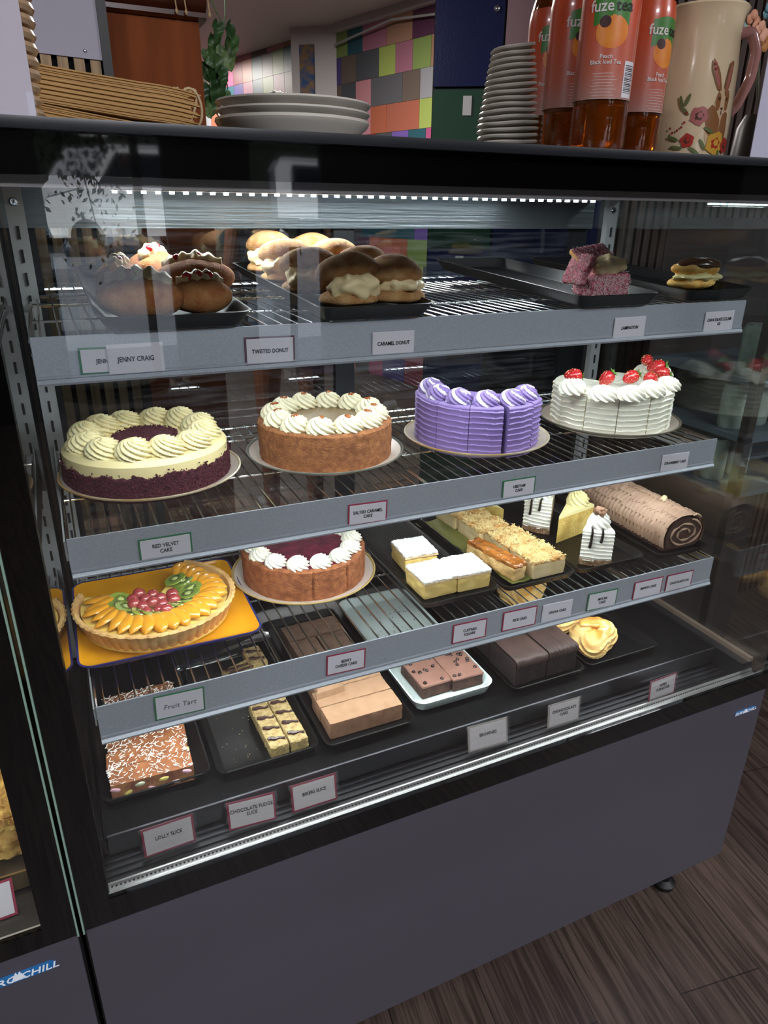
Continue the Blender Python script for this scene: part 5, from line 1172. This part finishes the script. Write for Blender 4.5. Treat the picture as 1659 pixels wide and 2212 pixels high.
def person():
    p = at(600, 197, 2.2); t = thing('person', 'person with dark curly hair in dark clothes standing behind the cabinet, only the crown showing', 'person', (p.x, 2.2, 0), 2.6)
    H = p.z; s = H/1.75
    J = dict(pel=(0, 0, .95), ch=(0, 0, 1.28), nk=(0, 0, 1.47), hd=(0, -.01, 1.58), ht=(0, -.01, 1.66), ls=(.17, 0, 1.40), le=(.22, .02, 1.12), lh=(.20, -.12, .92), rs=(-.17, 0, 1.40), re=(-.22, .02, 1.12), rh=(-.2, -.12, .92), lk=(.1, 0, .50), lf=(.1, 0, .08), lt=(.1, -.14, .04), rk=(-.1, 0, .50), rf=(-.1, 0, .08), rt=(-.1, -.14, .04), lhip=(.09, 0, .88), rhip=(-.09, 0, .88))
    RAD = dict(pel=.15, ch=.14, nk=.055, hd=.075, ht=.06, ls=.06, le=.042, lh=.03, rs=.06, re=.042, rh=.03, lk=.06, lf=.045, lt=.035, rk=.06, rf=.045, rt=.035, lhip=.09, rhip=.09)
    K = list(J); E_ = [('pel', 'ch'), ('ch', 'nk'), ('nk', 'hd'), ('hd', 'ht'), ('ch', 'ls'), ('ls', 'le'), ('le', 'lh'), ('ch', 'rs'), ('rs', 're'), ('re', 'rh'), ('pel', 'lhip'), ('lhip', 'lk'), ('lk', 'lf'), ('lf', 'lt'), ('pel', 'rhip'), ('rhip', 'rk'), ('rk', 'rf'), ('rf', 'rt')]
    me = bpy.data.meshes.new('body'); me.from_pydata([[c*s for c in J[k]] for k in K], [(K.index(a), K.index(b)) for a, b in E_], []); o = bpy.data.objects.new('body', me); COL.objects.link(o); o.parent = t
    o.modifiers.new('skin', 'SKIN'); o.modifiers.new('sub', 'SUBSURF').levels = 2; o.modifiers['sub'].render_levels = 2
    for i, k in enumerate(K): me.skin_vertices[0].data[i].radius = (RAD[k]*s, RAD[k]*s*.8)
    me.skin_vertices[0].data[0].use_root = True; me.materials.append(mat('skin', '#8a5a44', .5, sss=.1))
    B().blob((0, -.0, 1.655*s), (.085*s, .10*s, .095*s), 40, 24, amp=.012, sc=60, fn=lambda d: Vector((d.x, d.y, d.z if d.z > -.5 else -.5))).build('hair', mat('dark_curly_hair', '#1c1411', .7, bump=1, bs=120), t)
    b = B(); b.lathe([(.16, .82), (.18, .95), (.175, 1.2), (.19, 1.38), (.12, 1.45), (.06, 1.47)], 32, fn=lambda r, z, a: (r*(1 if abs(math.cos(a)) > .1 else .98), z)); 
    for v in range(len(b.v)): b.v[v] = (b.v[v][0]*s, b.v[v][1]*s*.72, b.v[v][2]*s)
    b.build('shirt', mat('dark_shirt', '#1a1b22', .8), t)
person()
# drinks rack seen through the right side glass
def rack():
    t = thing('drinks_rack', 'dim drinks rack with pale shelf edges seen through the right side glass', 'rack', (1.29, .30, 0))
    for k, z in enumerate((1.045, .925, .80)): B().box(0, .5, 0, .30, z-.012, z).build('rack_shelf', mat('rack_shelf_pale', '#4a525c', .4), t, flat=True)
    b = B(); b.box(.0, .5, .30, .31, .0, 1.35).build('back_panel', mat('rack_back', '#2a2120', .8), t, flat=True)
    for x in (0, .48): B().box(x, x+.02, 0, .02, 0, 1.35).build('post', mat('rack_post', '#2a2523', .5), t, flat=True)
    AL = mat('can_silver', '#b9bdbf', .25, .7); LBL = mat('can_white', '#8d9390', .4, var='#757f74', vs=40)
    for i in range(14):
        row = 0 if i < 6 else 1 if i < 12 else 2; z = (1.045, .925, .80)[row]; x = 1.33+.075*(i % 6); y = .36+.02*row
        h = .105 if row == 0 else .095; g = thing('drink_can', 'white slim drink can on the rack beyond the right glass', 'can', (x, y, z+.0003), 0, 'cans on the rack beyond the glass')
        B().lathe([(.022, 0), (.026, .006), (.0265, h-.012), (.022, h-.002)], 32).build('body', LBL, g); B().lathe([(.0225, h-.002), (.0225, h), (.020, h-.001), (.001, h-.001)], 32, cap0=False).build('lid', AL, g)
rack()
# ================================================================== STREET SIDE, seen only as reflections
def street():
    o = struct('ground_outside', B().add([(-30, -4.56, -.03), (30, -4.56, -.03), (30, -12, .38), (-30, -12, .38), (30, -40, .4), (-30, -40, .4)], [(0,3,2,1), (3,5,4,2)]), mat('asphalt_pale', '#8a909a', .8, var='#7b828c', vs=2)); 
    rnd = random.Random(1)
    def van(x, y, rz, label):
        t = thing('van', label, 'van', (x, y, .39), rz); Wm = mat('van_white', '#e8ebee', .3, coat=.3); GL = mat('van_glass', '#161a20', .1)
        pf = [(-2.3, .35), (2.2, .35), (2.35, .8), (2.2, 1.1), (1.45, 1.3), (.85, 2.05), (-2.2, 2.15), (-2.35, 1.9)]
        b = B(); b.rings([[(px, -.9, pz) for px, pz in pf], [(px, -.93, pz*.98+.02) for px, pz in pf], [(px, .93, pz*.98+.02) for px, pz in pf], [(px, .9, pz) for px, pz in pf]]); b.build('body', Wm, t, flat=True)
        for s in (-1, 1):
            b = B(); b.add([(-1.9, s*.945, 1.35), (1.15, s*.945, 1.35), (.72, s*.945, 1.92), (-1.9, s*.945, 1.98), (-1.9, s*.93, 1.35), (1.15, s*.93, 1.35), (.72, s*.93, 1.92), (-1.9, s*.93, 1.98)], [(0,1,2,3),(7,6,5,4),(0,4,5,1),(1,5,6,2),(2,6,7,3),(3,7,4,0)]); b.build('side_window', GL, t, flat=True)
            for wx in (-1.5, 1.5): B().lathe([(.33, 0), (.35, .05), (.35, .2), (.2, .22), (.001, .2)], 28, X=T((wx, s*.95, .35), (s*PI/2, 0, 0))).build('wheel', mat('tyre', '#101010', .8), t)
        return t
    van(2.0, -17, 2.75, 'white van parked outside, mirrored in the black glass above the left of the case'); van(8.4, -19.5, .2, 'second white van outside, mirrored right of the first')
    b = B(); b.box(-25, 30, -32, -30, 0, 6); hd = b.build('hedge', mat('hedge_dark', '#1f2a1e', .9, var='#141a14', vs=3), None); tag(hd, 'tall dark hedge across the street behind the vans', 'hedge')
    t = thing('hanging_vine', 'leafy vine hanging inside the left shop window', 'plant', (.30, -4.3, 1.75)); b = B()
    for _ in range(420):
        x, z = rnd.gauss(.03, .12), -abs(rnd.gauss(.0, .28)); s = rnd.uniform(.012, .028); X = T((x, rnd.uniform(-.05, .05), z), (rnd.uniform(-1, 1), rnd.uniform(-1, 1), rnd.random()*6)); b.add([(-s*.5, 0, 0), (0, 0, s), (s*.5, 0, 0), (0, .002, -s)], [(0,1,2),(0,2,3)], 0, X)
    stuff(b.build('foliage', mat('vine_leaf', '#26331f', .6), t, flat=True)); B().tube([(0, 0, .5), (.02, 0, .2), (.0, 0, -.1), (.05, 0, -.5)], .004, 6).build('stem', mat('vine_leaf', '#26331f'), t)
    t = thing('potted_palm', 'potted palm standing in front of the shop window', 'plant', (1.42, -3.8, 0)); B().lathe([(.14, 0), (.18, .35), (.17, .35), (.001, .32)], 24).build('pot', mat('dark_pot', '#2a2622', .6), t); B().tube([(0, 0, .3), (.02, 0, 1.2)], .025, 8).build('trunk', mat('palm_trunk', '#3a2f24', .8), t)
    for k in range(13):
        a = k*2.4; b = B(); R = []
        for i in range(9):
            u = i/8; r = .55*u; z = 1.2+.5*u-.65*u*u; w = .035*math.sin(PI*min(.97, u+.05)); c, s_ = math.cos(a), math.sin(a); R.append([(r*c-w*s_, r*s_+w*c, z), (r*c+w*s_, r*s_-w*c, z)])
        b.rings(R, 0, False, False, False); b.build('frond', mat('vine_leaf', '#26331f'), t, flat=True)
street()
sun = bpy.data.lights.new('sun', 'SUN'); sun.energy = 14; sun.color = (1, .96, .9); sun.angle = .01; so = bpy.data.objects.new('sun', sun); COL.objects.link(so); so.rotation_euler = Vector((.35, .75, .95)).to_track_quat('Z', 'Y').to_euler()
# unseen ceiling panels, added for the room's ambient light
for k, (x, y, w) in enumerate(((.4, -2.6, .95), (2.8, -1.7, .7), (1.3, 3.6, 1.1), (-.8, 2.0, .9), (1.4, 7.6, .5), (-2.0, -1.2, .5))):
    t = thing('added_ceiling_light', 'flat rectangular ceiling panel, unseen, added to light the shop', 'ceiling light', (x, y, 2.69), 0, 'added ceiling light panels'); B().box(-.3, .3, -.3, .3, -.012, .01).build('frame', WPAINT, t, flat=True); B().box(-.28, .28, -.28, .28, -.0135, -.012).build('diffuser', mat('light_diffuser', '#fff4e6', emit=3), t, flat=True)
    area('added_ceiling_lamp', (x, y, 2.66), .55, .55, ROOM_W*2.2*w, (1, .94, .88) if y > 0 else (.92, .93, 1))
